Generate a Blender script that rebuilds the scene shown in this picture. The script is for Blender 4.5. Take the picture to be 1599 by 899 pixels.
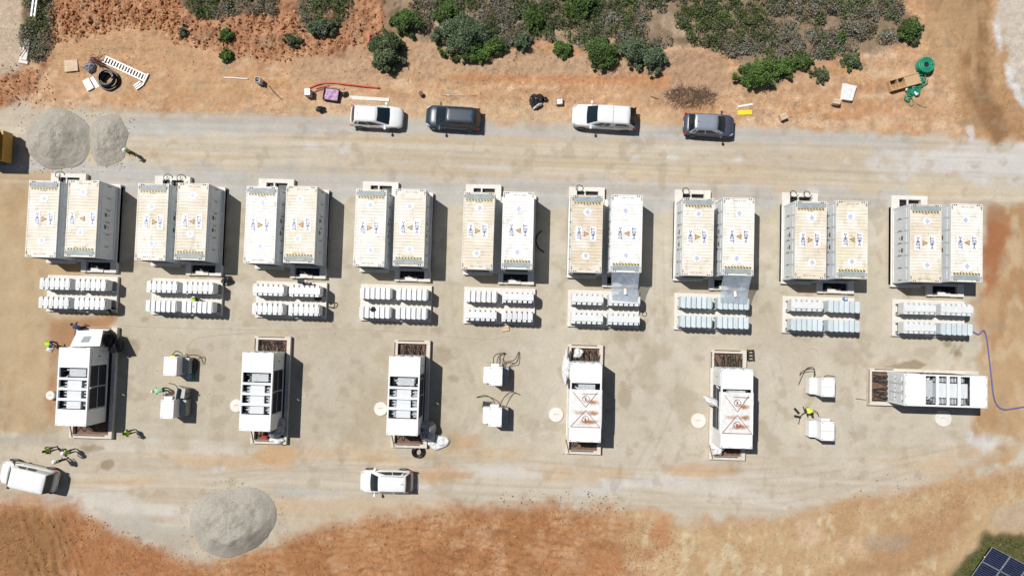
import bpy, math, random
import numpy as np
from mathutils import Vector, Matrix

for o in list(bpy.data.objects):
    bpy.data.objects.remove(o)
SC = bpy.context.scene
COL = SC.collection
R = math.radians

# ------------------------------------------------------------------ camera
FPX, CAM_H = 1100.0, 57.80
RX, RY, RZ = R(2.488), R(0.729), R(1.669)
RM = Matrix.Rotation(RZ, 3, 'Z') @ Matrix.Rotation(RY, 3, 'Y') @ Matrix.Rotation(RX, 3, 'X')
cd = bpy.data.cameras.new('camera')
cam = bpy.data.objects.new('camera', cd)
COL.objects.link(cam)
cam.matrix_world = Matrix.Translation((0, 0, CAM_H)) @ RM.to_4x4()
cd.sensor_width = 36.0
cd.lens = 36.0 * FPX / 1599.0
cd.clip_end = 2000
SC.camera = cam

# ------------------------------------------------------------------ light
SUN_EL, SUN_DIR = 60.4, R(146.4)          # direction towards the sun in plan
w = bpy.data.worlds.new('World')
SC.world = w
w.use_nodes = True
nt = w.node_tree
nt.nodes.clear()
wo = nt.nodes.new('ShaderNodeOutputWorld')
bg = nt.nodes.new('ShaderNodeBackground')
sky = nt.nodes.new('ShaderNodeTexSky')
sky.sky_type = 'NISHITA'
sky.sun_disc = False
sky.sun_elevation = R(SUN_EL)
sky.sun_rotation = math.pi / 2 - SUN_DIR
bg.inputs[1].default_value = 0.05
nt.links.new(sky.outputs[0], bg.inputs[0])
nt.links.new(bg.outputs[0], wo.inputs[0])
sl = bpy.data.lights.new('sun', 'SUN')
sl.energy = 5.0
sl.angle = R(0.5)
sl.color = (1.0, 0.965, 0.91)
so = bpy.data.objects.new('sun', sl)
COL.objects.link(so)
sv = Vector((math.cos(R(SUN_EL)) * math.cos(SUN_DIR), math.cos(R(SUN_EL)) * math.sin(SUN_DIR), math.sin(R(SUN_EL))))
so.rotation_euler = sv.to_track_quat('Z', 'Y').to_euler()
so.location = (0, 0, 80)
SC.view_settings.view_transform = 'Standard'
SC.view_settings.look = 'None'
SC.view_settings.exposure = -0.1
SC.view_settings.gamma = 1.0
SC.render.engine = 'CYCLES'

# ------------------------------------------------------------------ survey: plan position of a photo point at height z
def U(u, v, z=0.0):
    d = RM @ Vector(((u - 799.5) / FPX, -(v - 449.5) / FPX, -1.0))
    t = (z - CAM_H) / d.z
    return Vector((d.x * t, d.y * t, z))

def lin(c):
    return tuple((x / 255 / 12.92) if x / 255 <= 0.04045 else ((x / 255 + 0.055) / 1.055) ** 2.4 for x in c)

# ------------------------------------------------------------------ numpy noise
RNG = np.random.RandomState(7)
LAT = RNG.rand(256, 256).astype(np.float32)

def vnoise(x, y, seed=0):
    x = x + seed * 17.31
    y = y + seed * 9.77
    xi = np.floor(x).astype(np.int64)
    yi = np.floor(y).astype(np.int64)
    fx = x - xi
    fy = y - yi
    fx = fx * fx * (3 - 2 * fx)
    fy = fy * fy * (3 - 2 * fy)
    a = LAT[xi & 255, yi & 255]
    b = LAT[(xi + 1) & 255, yi & 255]
    c = LAT[xi & 255, (yi + 1) & 255]
    d = LAT[(xi + 1) & 255, (yi + 1) & 255]
    return (a * (1 - fx) + b * fx) * (1 - fy) + (c * (1 - fx) + d * fx) * fy

def fbm(x, y, oc=4, seed=0, gain=0.5):
    s = 0
    amp = 1.0
    tot = 0
    for i in range(oc):
        s = s + amp * vnoise(x * 2 ** i, y * 2 ** i, seed + i * 3)
        tot += amp
        amp *= gain
    return s / tot

def sstep(a, b, x):
    t = np.clip((x - a) / (b - a), 0, 1)
    return t * t * (3 - 2 * t)

# ------------------------------------------------------------------ materials
MATS = {}

def mk(name, col, rough=0.6, metal=0.0, var=0.12, scale=3.0, dirt=None, dirt_amt=0.0, bump=0.0, bscale=40.0,
       objcol=False, attr=None, spec=0.5, trans=0.0, stretch=None, dscale=None):
    m = bpy.data.materials.new(name)
    m.use_nodes = True
    n = m.node_tree.nodes
    l = m.node_tree.links
    p = n['Principled BSDF']
    p.inputs['Roughness'].default_value = rough
    p.inputs['Metallic'].default_value = metal
    p.inputs['Specular IOR Level'].default_value = spec
    tc = n.new('ShaderNodeTexCoord')
    oi = n.new('ShaderNodeObjectInfo')
    add = n.new('ShaderNodeVectorMath')
    add.operation = 'MULTIPLY_ADD'
    l.new(oi.outputs['Random'], add.inputs[0])
    add.inputs[1].default_value = (37, 53, 19)
    l.new(tc.outputs['Object'], add.inputs[2])
    vec = add.outputs[0]
    if stretch:
        mp = n.new('ShaderNodeMapping')
        mp.inputs['Scale'].default_value = stretch
        l.new(vec, mp.inputs[0])
        svec = mp.outputs[0]
    else:
        svec = vec
    nz = n.new('ShaderNodeTexNoise')
    nz.inputs['Scale'].default_value = scale
    nz.inputs['Detail'].default_value = 5
    l.new(svec, nz.inputs['Vector'])
    if objcol:
        base = oi.outputs['Color']
    elif attr:
        an = n.new('ShaderNodeVertexColor')
        an.layer_name = attr
        base = an.outputs[0]
    else:
        rgb = n.new('ShaderNodeRGB')
        rgb.outputs[0].default_value = (*col, 1)
        base = rgb.outputs[0]
    mr = n.new('ShaderNodeMapRange')
    mr.inputs[1].default_value = 0.25
    mr.inputs[2].default_value = 0.75
    mr.inputs[3].default_value = 1 - var
    mr.inputs[4].default_value = 1 + var
    l.new(nz.outputs[0], mr.inputs[0])
    sc = n.new('ShaderNodeVectorMath')
    sc.operation = 'SCALE'
    l.new(base, sc.inputs[0])
    l.new(mr.outputs[0], sc.inputs['Scale'])
    out = sc.outputs[0]
    if dirt:
        n2 = n.new('ShaderNodeTexNoise')
        n2.inputs['Scale'].default_value = dscale or scale * 0.6
        n2.inputs['Detail'].default_value = 7
        n2.inputs['Roughness'].default_value = 0.65
        l.new(svec if stretch else vec, n2.inputs['Vector'])
        r2 = n.new('ShaderNodeMapRange')
        r2.inputs[1].default_value = 0.42
        r2.inputs[2].default_value = 0.68
        r2.inputs[3].default_value = 0
        r2.inputs[4].default_value = dirt_amt
        l.new(n2.outputs[0], r2.inputs[0])
        mx = n.new('ShaderNodeMix')
        mx.data_type = 'RGBA'
        l.new(r2.outputs[0], mx.inputs['Factor'])
        l.new(out, mx.inputs['A'])
        mx.inputs['B'].default_value = (*dirt, 1)
        out = mx.outputs['Result']
    l.new(out, p.inputs['Base Color'])
    if bump:
        nb = n.new('ShaderNodeTexNoise')
        nb.inputs['Scale'].default_value = bscale
        nb.inputs['Detail'].default_value = 6
        l.new(vec, nb.inputs['Vector'])
        bm = n.new('ShaderNodeBump')
        bm.inputs['Strength'].default_value = bump
        bm.inputs['Distance'].default_value = 0.05
        l.new(nb.outputs[0], bm.inputs['Height'])
        l.new(bm.outputs[0], p.inputs['Normal'])
    if trans:
        p.inputs['Alpha'].default_value = 1 - trans
    MATS[name] = m
    return m

DUST = lin((205, 180, 140))
mk('roof_paint', (.7, .7, .7), .65, objcol=True, var=.10, scale=2.2, stretch=(.6, 3.0, 1), dirt=lin((226, 212, 184)), dirt_amt=.28, dscale=1.1)
mk('wall_paint', (.69, .725, .74), .5, var=.06, scale=2.0, dirt=(.54, .54, .52), dirt_amt=.25)
mk('white_paint', (.78, .79, .79), .45, var=.04, scale=2.0, dirt=(.60, .57, .50), dirt_amt=.14)
mk('module_white', (.70, .725, .735), .5, objcol=True, var=.06, scale=3.0, dirt=(.58, .56, .5), dirt_amt=.25)
mk('concrete', (.68, .66, .62), .85, var=.08, scale=2.5, dirt=lin((205, 192, 170)), dirt_amt=.35, bump=.2)
mk('concrete_dark', (.60, .56, .50), .9, var=.12, scale=3, dirt=lin((200, 178, 150)), dirt_amt=.4, bump=.2)
mk('grey_film', (.30, .34, .355), .55, var=.22, scale=2.5, stretch=(1, 2.5, 1), spec=.3)
mk('black', (.015, .015, .017), .5, var=.2)
mk('rubber', (.022, .022, .023), .7, var=.3, dirt=(.15, .12, .09), dirt_amt=.3)
mk('dark_steel', (.06, .06, .065), .5, .3, var=.3)
mk('grey_steel', (.32, .34, .36), .45, .4, var=.15, dirt=(.3, .27, .22), dirt_amt=.3)
mk('louvre', (.035, .04, .055), .45, .2, var=.2)
mk('tank_grey', (.60, .635, .66), .5, var=.05)
mk('grey_block', (.44, .48, .52), .55, var=.08, dirt=(.42, .40, .36), dirt_amt=.3)
mk('hazard_yellow', (.62, .50, .20), .6, var=.12, dirt=lin((210, 190, 150)), dirt_amt=.4)
mk('sign_white', (.80, .80, .80), .5, var=.03)
mk('sign_ink', (.07, .09, .20), .5, var=.1)
mk('print_grey', (.16, .13, .10), .6, var=.35, scale=30)
mk('sticker_blue', (.16, .26, .48), .5, var=.3)
mk('sign_orange', (.56, .32, .12), .55, var=.15, dirt=lin((200, 160, 110)), dirt_amt=.4)
mk('sign_red', (.26, .07, .05), .6, var=.15)
mk('timber', (.50, .34, .19), .8, var=.2, scale=4, stretch=(1, 6, 6))
mk('timber_dark', (.16, .09, .06), .8, var=.3, scale=4)
mk('cardboard', (.56, .43, .30), .85, var=.12)
mk('red_soil', lin((112, 88, 72)), .95, var=.25, scale=4, bump=.4)
mk('glass_dark', (.010, .020, .026), .12, var=.2, spec=.4)
mk('car_white', (.74, .75, .76), .3, var=.02, spec=.5, dirt=(.60, .55, .47), dirt_amt=.22)
mk('car_navy', (.028, .044, .066), .34, 0, var=.08, spec=.45)
mk('car_grey', (.065, .078, .115), .34, .1, var=.06, spec=.45)
mk('car_silver', (.50, .55, .62), .25, .6, var=.05)
mk('lamp_clear', (.55, .58, .6), .1, var=.1)
mk('lamp_red', (.35, .015, .015), .2, var=.1)
mk('rim', (.30, .31, .32), .3, .8, var=.1)
mk('machine_yellow', (.50, .27, .035), .5, var=.15, dirt=(.3, .2, .1), dirt_amt=.5)
mk('vest', (.34, .60, .03), .7, var=.15, scale=9, objcol=True)
mk('trouser', (.03, .033, .045), .85, var=.3, scale=9)
mk('skin', (.30, .17, .11), .6, var=.1)
mk('boot', (.02, .018, .015), .7, var=.2)
mk('hair', (.015, .01, .008), .8, var=.2)
mk('helmet', (.75, .76, .74), .35, objcol=True, var=.03)
mk('tarp_white', (.72, .73, .73), .55, var=.10, scale=5, dirt=(.5, .46, .4), dirt_amt=.35)
mk('tarp_grey', (.27, .285, .31), .6, var=.25, scale=5)
mk('tarp_black', (.012, .013, .016), .22, var=.4, scale=5, spec=.7)
mk('film', (.45, .52, .60), .12, var=.2, scale=4, trans=.35, spec=.8)
mk('pipe_red', (.48, .05, .035), .45, var=.12)
mk('pipe_black', (.010, .011, .013), .3, var=.2, spec=.5)
mk('hose_blue', (.10, .11, .30), .5, var=.2)
mk('green_plastic', (.012, .24, .13), .5, var=.25, scale=10)
mk('yellow_plastic', (.75, .62, .02), .5, var=.05)
mk('purple', (.42, .25, .40), .6, var=.55, scale=14)
mk('maroon', (.07, .02, .03), .6, var=.2)
mk('rust', (.40, .22, .09), .8, var=.4, scale=6)
mk('gravel', lin((166, 161, 150)), .95, var=.6, scale=20, dirt=lin((150, 140, 125)), dirt_amt=.55, bump=1.0, bscale=22, dscale=1.0)
mk('solar_cell', (.010, .015, .045), .12, var=.3, scale=1.5, spec=.7)
mk('alu', (.62, .63, .64), .35, .6, var=.06)
mk('leaf', (.05, .08, .03), .75, attr='col', var=.25, scale=3, spec=.2)
mk('bark', (.14, .10, .07), .9, var=.3)
mk('twig', (.17, .11, .075), .9, var=.4, scale=6)
mk('clod', lin((176, 116, 74)), .95, var=.3, scale=2, attr='col', spec=.1)

def roof_grime(m):
    n, l = m.node_tree.nodes, m.node_tree.links
    p = n['Principled BSDF']
    cur = p.inputs['Base Color'].links[0].from_socket
    tc = n.new('ShaderNodeTexCoord')
    oi = n.new('ShaderNodeObjectInfo')
    ad = n.new('ShaderNodeVectorMath')
    ad.operation = 'MULTIPLY_ADD'
    l.new(oi.outputs['Random'], ad.inputs[0])
    ad.inputs[1].default_value = (91, 47, 13)
    l.new(tc.outputs['Object'], ad.inputs[2])
    for (scl, lo, hi, amt, col, det, sq) in ((.55, .45, .62, .55, (.80, .79, .76), 5, (1, 1, 1)), (1.6, .55, .72, .45, (.42, .33, .22), 8, (1.6, .7, 1)), (3.0, .60, .74, .5, (.34, .27, .19), 8, (.5, 4, 1)), (9, .66, .78, .5, (.25, .19, .13), 4, (1, 1, 1))):
        mp = n.new('ShaderNodeMapping')
        mp.inputs['Scale'].default_value = sq
        l.new(ad.outputs[0], mp.inputs[0])
        nz = n.new('ShaderNodeTexNoise')
        nz.inputs['Scale'].default_value = scl
        nz.inputs['Detail'].default_value = det
        l.new(mp.outputs[0], nz.inputs['Vector'])
        mr = n.new('ShaderNodeMapRange')
        mr.inputs[1].default_value = lo
        mr.inputs[2].default_value = hi
        mr.inputs[3].default_value = 0
        mr.inputs[4].default_value = amt
        l.new(nz.outputs[0], mr.inputs[0])
        mx = n.new('ShaderNodeMix')
        mx.data_type = 'RGBA'
        l.new(mr.outputs[0], mx.inputs['Factor'])
        l.new(cur, mx.inputs['A'])
        mx.inputs['B'].default_value = (*col, 1)
        cur = mx.outputs['Result']
    l.new(cur, p.inputs['Base Color'])
roof_grime(MATS['roof_paint'])

def M(*names):
    return [MATS[k] for k in names]

# ------------------------------------------------------------------ mesh helpers
class MB:
    def __init__(s):
        s.v, s.f, s.m = [], [], []

    def add(s, vs, fs, m=0):
        b = len(s.v)
        s.v += [tuple(v) for v in vs]
        s.f += [tuple(i + b for i in f) for f in fs]
        s.m += [m] * len(fs)
        return s

    def box(s, x0, x1, y0, y1, z0, z1, m=0, top=None):
        vs = [(x0, y0, z0), (x1, y0, z0), (x1, y1, z0), (x0, y1, z0), (x0, y0, z1), (x1, y0, z1), (x1, y1, z1), (x0, y1, z1)]
        if top:
            vs = vs[:4] + [(x0 + top, y0 + top, z1), (x1 - top, y0 + top, z1), (x1 - top, y1 - top, z1), (x0 + top, y1 - top, z1)]
        return s.add(vs, [(3, 2, 1, 0), (4, 5, 6, 7), (0, 1, 5, 4), (1, 2, 6, 5), (2, 3, 7, 6), (3, 0, 4, 7)], m)

    def obox(s, c, half, ang, z0, z1, m=0):
        ca, sa = math.cos(ang), math.sin(ang)
        pts = []
        for dx, dy in ((-1, -1), (1, -1), (1, 1), (-1, 1)):
            x, y = dx * half[0], dy * half[1]
            pts.append((c[0] + ca * x - sa * y, c[1] + sa * x + ca * y))
        return s.prism(pts, z0, z1, m)

    def prism(s, pts, z0, z1, m=0):
        n = len(pts)
        vs = [(p[0], p[1], z0) for p in pts] + [(p[0], p[1], z1) for p in pts]
        fs = [tuple(range(n - 1, -1, -1)), tuple(range(n, 2 * n))] + [(i, (i + 1) % n, n + (i + 1) % n, n + i) for i in range(n)]
        return s.add(vs, fs, m)

    def cyl(s, c, r, z0, z1, n=20, m=0, r2=None):
        r2 = r if r2 is None else r2
        vs = [(c[0] + r * math.cos(2 * math.pi * i / n), c[1] + r * math.sin(2 * math.pi * i / n), z0) for i in range(n)]
        vs += [(c[0] + r2 * math.cos(2 * math.pi * i / n), c[1] + r2 * math.sin(2 * math.pi * i / n), z1) for i in range(n)]
        fs = [tuple(range(n - 1, -1, -1)), tuple(range(n, 2 * n))] + [(i, (i + 1) % n, n + (i + 1) % n, n + i) for i in range(n)]
        return s.add(vs, fs, m)

    def tube(s, pts, r, n=6, m=0, cap=True):
        pts = [Vector(p) for p in pts]
        rings = []
        for i, p in enumerate(pts):
            t = (pts[min(i + 1, len(pts) - 1)] - pts[max(i - 1, 0)])
            if t.length < 1e-6:
                t = Vector((0, 0, 1))
            t.normalize()
            up = Vector((0, 0, 1)) if abs(t.z) < .9 else Vector((1, 0, 0))
            a = t.cross(up).normalized()
            b = a.cross(t)
            rr = r[i] if isinstance(r, (list, tuple)) else r
            rings.append([p + rr * (math.cos(2 * math.pi * k / n) * a + math.sin(2 * math.pi * k / n) * b) for k in range(n)])
        vs = [v for ring in rings for v in ring]
        fs = []
        for i in range(len(pts) - 1):
            for k in range(n):
                fs.append((i * n + k, i * n + (k + 1) % n, (i + 1) * n + (k + 1) % n, (i + 1) * n + k))
        if cap:
            fs.append(tuple(range(n - 1, -1, -1)))
            fs.append(tuple((len(pts) - 1) * n + k for k in range(n)))
        return s.add(vs, fs, m)

    def mesh(s, name, mats, smooth=False):
        me = bpy.data.meshes.new(name)
        me.from_pydata(s.v, [], s.f)
        for mm in mats:
            me.materials.append(mm)
        if len(mats) > 1:
            me.polygons.foreach_set('material_index', s.m)
        if smooth:
            me.polygons.foreach_set('use_smooth', [True] * len(me.polygons))
        me.update()
        return me

    def build(s, name, mats, parent=None, smooth=False):
        return ob(name, s.mesh(name, mats, smooth), parent)

def ob(name, me, parent=None, loc=None, rz=None, color=None):
    o = bpy.data.objects.new(name, me)
    COL.objects.link(o)
    if parent:
        o.parent = parent
    if loc is not None:
        o.location = loc
    if rz is not None:
        o.rotation_euler = (0, 0, rz)
    if color:
        o.color = (*color[:3], 1)
    return o

def tag(o, label, cat=None, group=None, kind=None):
    if label:
        o['label'] = label
    if cat:
        o['category'] = cat
    if group:
        o['group'] = group
    if kind:
        o['kind'] = kind
    return o

def thing(name, label, cat, loc=(0, 0, 0), rz=0, group=None):
    o = ob(name, None, None, loc, rz)
    o.empty_display_size = .3
    return tag(o, label, cat, group)

def bez(p0, p1, p2, p3, n=14):
    p0, p1, p2, p3 = map(Vector, (p0, p1, p2, p3))
    out = []
    for i in range(n + 1):
        t = i / n
        out.append((1 - t) ** 3 * p0 + 3 * (1 - t) ** 2 * t * p1 + 3 * (1 - t) * t * t * p2 + t ** 3 * p3)
    return out

def smooth_path(pts, sub=6):
    pts = [Vector(p) for p in pts]
    out = []
    for i in range(len(pts) - 1):
        a = pts[max(i - 1, 0)]
        b, c = pts[i], pts[i + 1]
        d = pts[min(i + 2, len(pts) - 1)]
        for k in range(sub):
            t = k / sub
            out.append(.5 * ((2 * b) + (c - a) * t + (2 * a - 5 * b + 4 * c - d) * t * t + (3 * b - a - 3 * c + d) * t ** 3))
    out.append(pts[-1])
    return out

TEXT_CACHE = {}
def text_mesh(body, size, mat):
    key = (body, size)
    if key in TEXT_CACHE:
        return TEXT_CACHE[key]
    cu = bpy.data.curves.new('txt', 'FONT')
    cu.body = body
    cu.size = size
    cu.align_x = 'CENTER'
    cu.align_y = 'CENTER'
    cu.extrude = .002
    cu.offset = .008
    t = bpy.data.objects.new('txt', cu)
    COL.objects.link(t)
    bpy.context.view_layer.update()
    me = bpy.data.meshes.new_from_object(t.evaluated_get(bpy.context.evaluated_depsgraph_get()))
    bpy.data.objects.remove(t)
    me.materials.clear()
    me.materials.append(mat)
    TEXT_CACHE[key] = me
    return me

ORD = ['first', 'second', 'third', 'fourth', 'fifth', 'sixth', 'seventh', 'eighth', 'ninth']

# ================================================================== GROUND
def axis(a, b, st, out):
    core = np.arange(a, b + 1e-6, st)
    lo, hi = [], []
    d = st
    x = a
    while x > -out:
        d *= 1.35
        x -= d
        lo.append(x)
    d = st
    x = core[-1]
    while x < out:
        d *= 1.35
        x += d
        hi.append(x)
    return np.concatenate([np.array(lo[::-1]), core, np.array(hi)])

GX = axis(-47.0, 44.0, .125, 420)
GY = axis(-24.5, 30.0, .125, 420)
XX, YY = np.meshgrid(GX, GY, indexing='ij')
RMn = np.array(RM)

def to_plan(x, y, z=0.0):
    """site plan chart coordinates of a ground point (survey units)"""
    d = np.stack([x, y, z - CAM_H + 0 * x], -1) @ RMn
    return 799.5 + FPX * d[..., 0] / -d[..., 2], 449.5 - FPX * d[..., 1] / -d[..., 2]

xc = np.clip(XX, -75, 75)
yc = np.clip(YY, -50, 55)
PU, PV = to_plan(xc, yc)

CS = 6.0
CU = np.arange(-700, 2300, CS)
CV = np.arange(-700, 1500, CS)
CUU, CVV = np.meshgrid(CU, CV, indexing='ij')

def sdf(poly):
    n = len(poly)
    d = np.full(CUU.shape, 1e9)
    inside = np.zeros(CUU.shape, bool)
    for i in range(n):
        ax, ay = poly[i]
        bx, by = poly[(i + 1) % n]
        ex, ey = bx - ax, by - ay
        wx, wy = CUU - ax, CVV - ay
        t = np.clip((wx * ex + wy * ey) / (ex * ex + ey * ey + 1e-9), 0, 1)
        d = np.minimum(d, (wx - t * ex) ** 2 + (wy - t * ey) ** 2)
        c = ((ay > CVV) != (by > CVV)) & (CUU < (bx - ax) * (CVV - ay) / ((by - ay) if by != ay else 1e-9) + ax)
        inside ^= c
    d = np.sqrt(d)
    return np.where(inside, d, -d)

def sample(g, u, v):
    x = np.clip((u - CU[0]) / CS, 0, len(CU) - 1.001)
    y = np.clip((v - CV[0]) / CS, 0, len(CV) - 1.001)
    xi = x.astype(int)
    yi = y.astype(int)
    fx = x - xi
    fy = y - yi
    return (g[xi, yi] * (1 - fx) + g[xi + 1, yi] * fx) * (1 - fy) + (g[xi, yi + 1] * (1 - fx) + g[xi + 1, yi + 1] * fx) * fy

NA = fbm(XX * .9, YY * .9, 5, 1) - .5       # shared edge noise
NB = fbm(XX * .28, YY * .28, 4, 11) - .5

def mask(poly, soft=10, amp=40, amp2=20):
    return sstep(-soft, soft, sample(sdf(poly), PU, PV) + amp * NA + amp2 * NB)

def zone_noise(sx, sy, lo, hi, seed, oc=4):
    return sstep(lo, hi, fbm(XX * sx, YY * sy, oc, seed))

KALB = .775
SAT = .80
def alb(c):
    lum = sum(c) / 3
    c = tuple(lum + (x - lum) * SAT for x in c)
    return np.array(lin(c)) * KALB * np.array([.99, 1.015, 1.06])

HC = np.empty(XX.shape + (3,), np.float32)
HC[:] = alb((204, 189, 161))

def paint(mk_, col, op=1.0):
    global HC
    a = (mk_ * op)[..., None]
    HC = HC * (1 - a) + alb(col) * a

BIG = 2600
# pad mottling
paint(zone_noise(.16, .16, .45, .7, 21), (193, 176, 147), .7)
paint(zone_noise(.5, .5, .5, .75, 25), (212, 200, 178), .6)
paint(zone_noise(1.4, 1.4, .56, .75, 27), (184, 167, 139), .35)
# pad brighter towards the right-hand end
paint(mask([(820, 480), (1520, 540), (1540, 760), (1100, 820), (820, 800)], 80, 60, 60), (212, 198, 173), .55)
paint(mask([(190, 500), (800, 500), (800, 690), (190, 690)], 60, 50, 50), (196, 180, 152), .5)
# --- the upper road
road = mask([(-BIG, 165), (0, 172), (300, 178), (800, 192), (1200, 204), (1540, 214), (1599, 240), (BIG, 250), (BIG, 330), (1540, 330), (1100, 318), (600, 300), (200, 290), (-BIG, 262)], 8, 16, 6)
paint(road, (209, 192, 164), .95)
st = zone_noise(.09, 1.1, .45, .68, 31)
paint(road * st, (212, 186, 146), .8)
st = zone_noise(.07, .9, .5, .7, 37)
paint(road * st, (198, 176, 148), .55)
st = zone_noise(.1, 1.5, .55, .72, 41)
paint(road * st, (216, 206, 188), .5)
gr1 = mask([(180, 182), (500, 178), (800, 194), (1180, 200), (1420, 208), (1430, 232), (1180, 226), (800, 215), (420, 206), (200, 212)], 8, 26, 14)
paint(gr1, (192, 187, 178), .85)
gr2 = mask([(-BIG, 252), (80, 250), (240, 262), (700, 276), (1200, 296), (1420, 300), (1420, 322), (1190, 330), (1010, 330), (690, 320), (500, 310), (360, 310), (200, 300), (100, 280), (-BIG, 280)], 10, 40, 22)
paint(gr2, (191, 186, 177), .9)
paint(mask([(0, 175), (120, 170), (160, 190), (40, 200)], 12, 40, 10), (205, 190, 165), .6)
# pale clay at the right of the road
pale = mask([(1480, 225), (1530, 215), (1599, 222), (BIG, 240), (BIG, 300), (1599, 298), (1545, 300), (1500, 270), (1430, 268), (1420, 250)], 8, 60, 40)
paint(pale, (214, 207, 197), .9)
paint(mask([(1330, 250), (1460, 252), (1470, 272), (1350, 268)], 8, 60, 20), (214, 206, 194), .7)
for (a, b, rr) in ((485, 228, 10), (536, 234, 12), (1050, 248, 9), (1153, 249, 12), (1270, 300, 14), (990, 248, 9)):
    dd = np.hypot(PU - a, (PV - b) * 1.6)
    paint(sstep(rr * 1.3, rr * .3, dd + 14 * NA), (218, 213, 206), .75)
# --- earth bank above the road
SAT = .90
bank = mask([(-BIG, -BIG), (BIG, -BIG), (BIG, 205), (1560, 222), (1420, 206), (1200, 198), (800, 188), (560, 182), (330, 176), (130, 170), (0, 160), (-BIG, 150)], 7, 22, 8)
paint(bank, (213, 168, 124), 1)
paint(bank * zone_noise(.22, .5, .42, .68, 51), (204, 150, 102), .85)
paint(bank * zone_noise(.4, 1.2, .52, .74, 53), (226, 192, 154), .7)
paint(bank * zone_noise(1.3, 1.3, .52, .74, 55), (186, 140, 104), .6)
paint(bank * zone_noise(3.1, 3.1, .55, .75, 57), (168, 122, 88), .3)
paint(bank * zone_noise(2.6, 2.6, .58, .76, 59), (234, 206, 176), .3)
paint(mask([(480, 150), (780, 158), (900, 168), (1050, 180), (1050, 196), (560, 184), (480, 172)], 8, 30, 10), (216, 182, 142), .6)
# grey-brown raked slope
paint(mask([(440, 100), (600, 40), (680, 60), (1100, 100), (1160, 140), (1000, 130), (700, 122), (450, 130)], 10, 40, 20), (196, 158, 122), .85)
paint(mask([(1000, 80), (1120, 78), (1160, 140), (1060, 150), (960, 120)], 8, 30, 14), (190, 150, 116), .8)
paint(mask([(700, 116), (1040, 118), (1040, 136), (900, 132), (700, 128)], 5, 14, 6), (204, 142, 94), .8)
# red broken earth, upper left
SAT = .85
red = mask([(70, -BIG), (640, -BIG), (620, 50), (560, 70), (420, 96), (340, 80), (270, 60), (200, 40), (150, 50), (90, 60), (75, 100), (40, 150), (0, 165), (-BIG, 160), (-BIG, 120), (60, 110)], 8, 30, 16)
paint(red, (190, 132, 92), .95)
paint(red * zone_noise(.7, .7, .45, .65, 61), (204, 150, 108), .85)
paint(red * zone_noise(1.6, 1.6, .5, .7, 63), (168, 112, 78), .6)
paint(mask([(90, 45), (230, 40), (330, 85), (330, 110), (200, 120), (90, 130), (80, 90)], 12, 30, 16), (206, 158, 112), .9)
paint(mask([(140, 128), (330, 118), (400, 122), (400, 170), (300, 168), (160, 165)], 8, 30, 16), (202, 156, 108), .6)
# pale strip far upper left
SAT = .80
paint(mask([(-BIG, -BIG), (52, -BIG), (36, 30), (32, 110), (0, 118), (-BIG, 118)], 5, 14, 6), (204, 178, 148), .95)
# scrub soil
SCRUB = [(606, -BIG), (604, 48), (640, 55), (700, 70), (790, 72), (850, 66), (930, 80), (1000, 82), (1060, 72), (1110, 76), (1150, 96), (1165, 130), (1210, 134), (1240, 100), (1290, 96), (1330, 86), (1400, 76), (1440, 50), (1424, 28), (1404, 4), (1400, -BIG)]
scr = mask(SCRUB, 7, 16, 6)
paint(scr, (150, 126, 98), .9)
paint(scr * zone_noise(.5, .5, .55, .7, 71), (198, 166, 130), .8)
for pl in ([(278, -BIG), (286, 8), (300, 24), (330, 34), (380, 22), (430, 20), (436, -BIG)], [(468, -BIG), (462, 20), (474, 44), (500, 56), (530, 50), (550, 24), (552, -BIG)], [(60, -BIG), (36, 40), (34, 70), (56, 100), (70, 96), (84, 60), (92, -BIG)]):
    paint(mask(pl, 5, 14, 4), (120, 100, 74), .9)
# --- right-hand earth track
rt = mask([(1420, -BIG), (1444, 10), (1452, 80), (1480, 140), (1490, 190), (1520, 214), (1599, 214), (BIG, 230), (BIG, -BIG)], 9, 26, 14)
paint(rt, (192, 142, 92), .95)
paint(mask([(1450, -BIG), (1470, 20), (1510, 120), (1530, 200), (1560, 216), (1580, 214), (1545, 120), (1545, 20), (1545, -BIG)], 12, 30, 14), (156, 112, 70), .95)
paint(rt * zone_noise(.8, .3, .5, .7, 81), (208, 166, 116), .6)
paint(mask([(1556, -BIG), (1556, 30), (1566, 80), (1576, 120), (1590, 165), (BIG, 190), (BIG, -BIG)], 6, 26, 12), (210, 194, 172), .95)
paint(mask([(1550, 36), (1562, 44), (1570, 80), (1560, 82)], 5, 24, 6), (222, 218, 214), .9)
paint(mask([(1570, 100), (1585, 112), (1599, 150), (1599, 172), (1580, 150)], 5, 24, 6), (222, 216, 208), .9)
paint(mask([(1508, 200), (1520, 198), (1524, 222), (1512, 224)], 4, 16, 6), (218, 212, 204), .8)
# tyre chevrons of a tracked machine
ta = np.clip((PV - 40) / 150, 0, 1)
tc_ = 1466 + 34 * ta
tm = sstep(10, 6, np.abs(PU - tc_)) * sstep(30, 45, PV) * sstep(205, 185, PV)
TRACK = tm * (np.sin(PV * 1.35 + np.abs(PU - tc_) * .6) > 0)
paint(TRACK, (214, 172, 124), .55)
# --- east strip
est = mask([(1545, 318), (1599, 312), (BIG, 300), (BIG, 700), (1599, 700), (1560, 720), (1500, 760), (1530, 640), (1536, 540), (1515, 470), (1525, 440)], 12, 44, 24)
paint(est, (200, 158, 108), .95)
paint(est * zone_noise(.7, .28, .45, .68, 91), (188, 138, 88), .8)
paint(est * zone_noise(.9, .5, .52, .72, 93), (214, 182, 138), .75)
paint(mask([(1536, 318), (1575, 318), (1572, 380), (1556, 470), (1534, 460)], 8, 24, 10), (182, 112, 66), .95)
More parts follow.
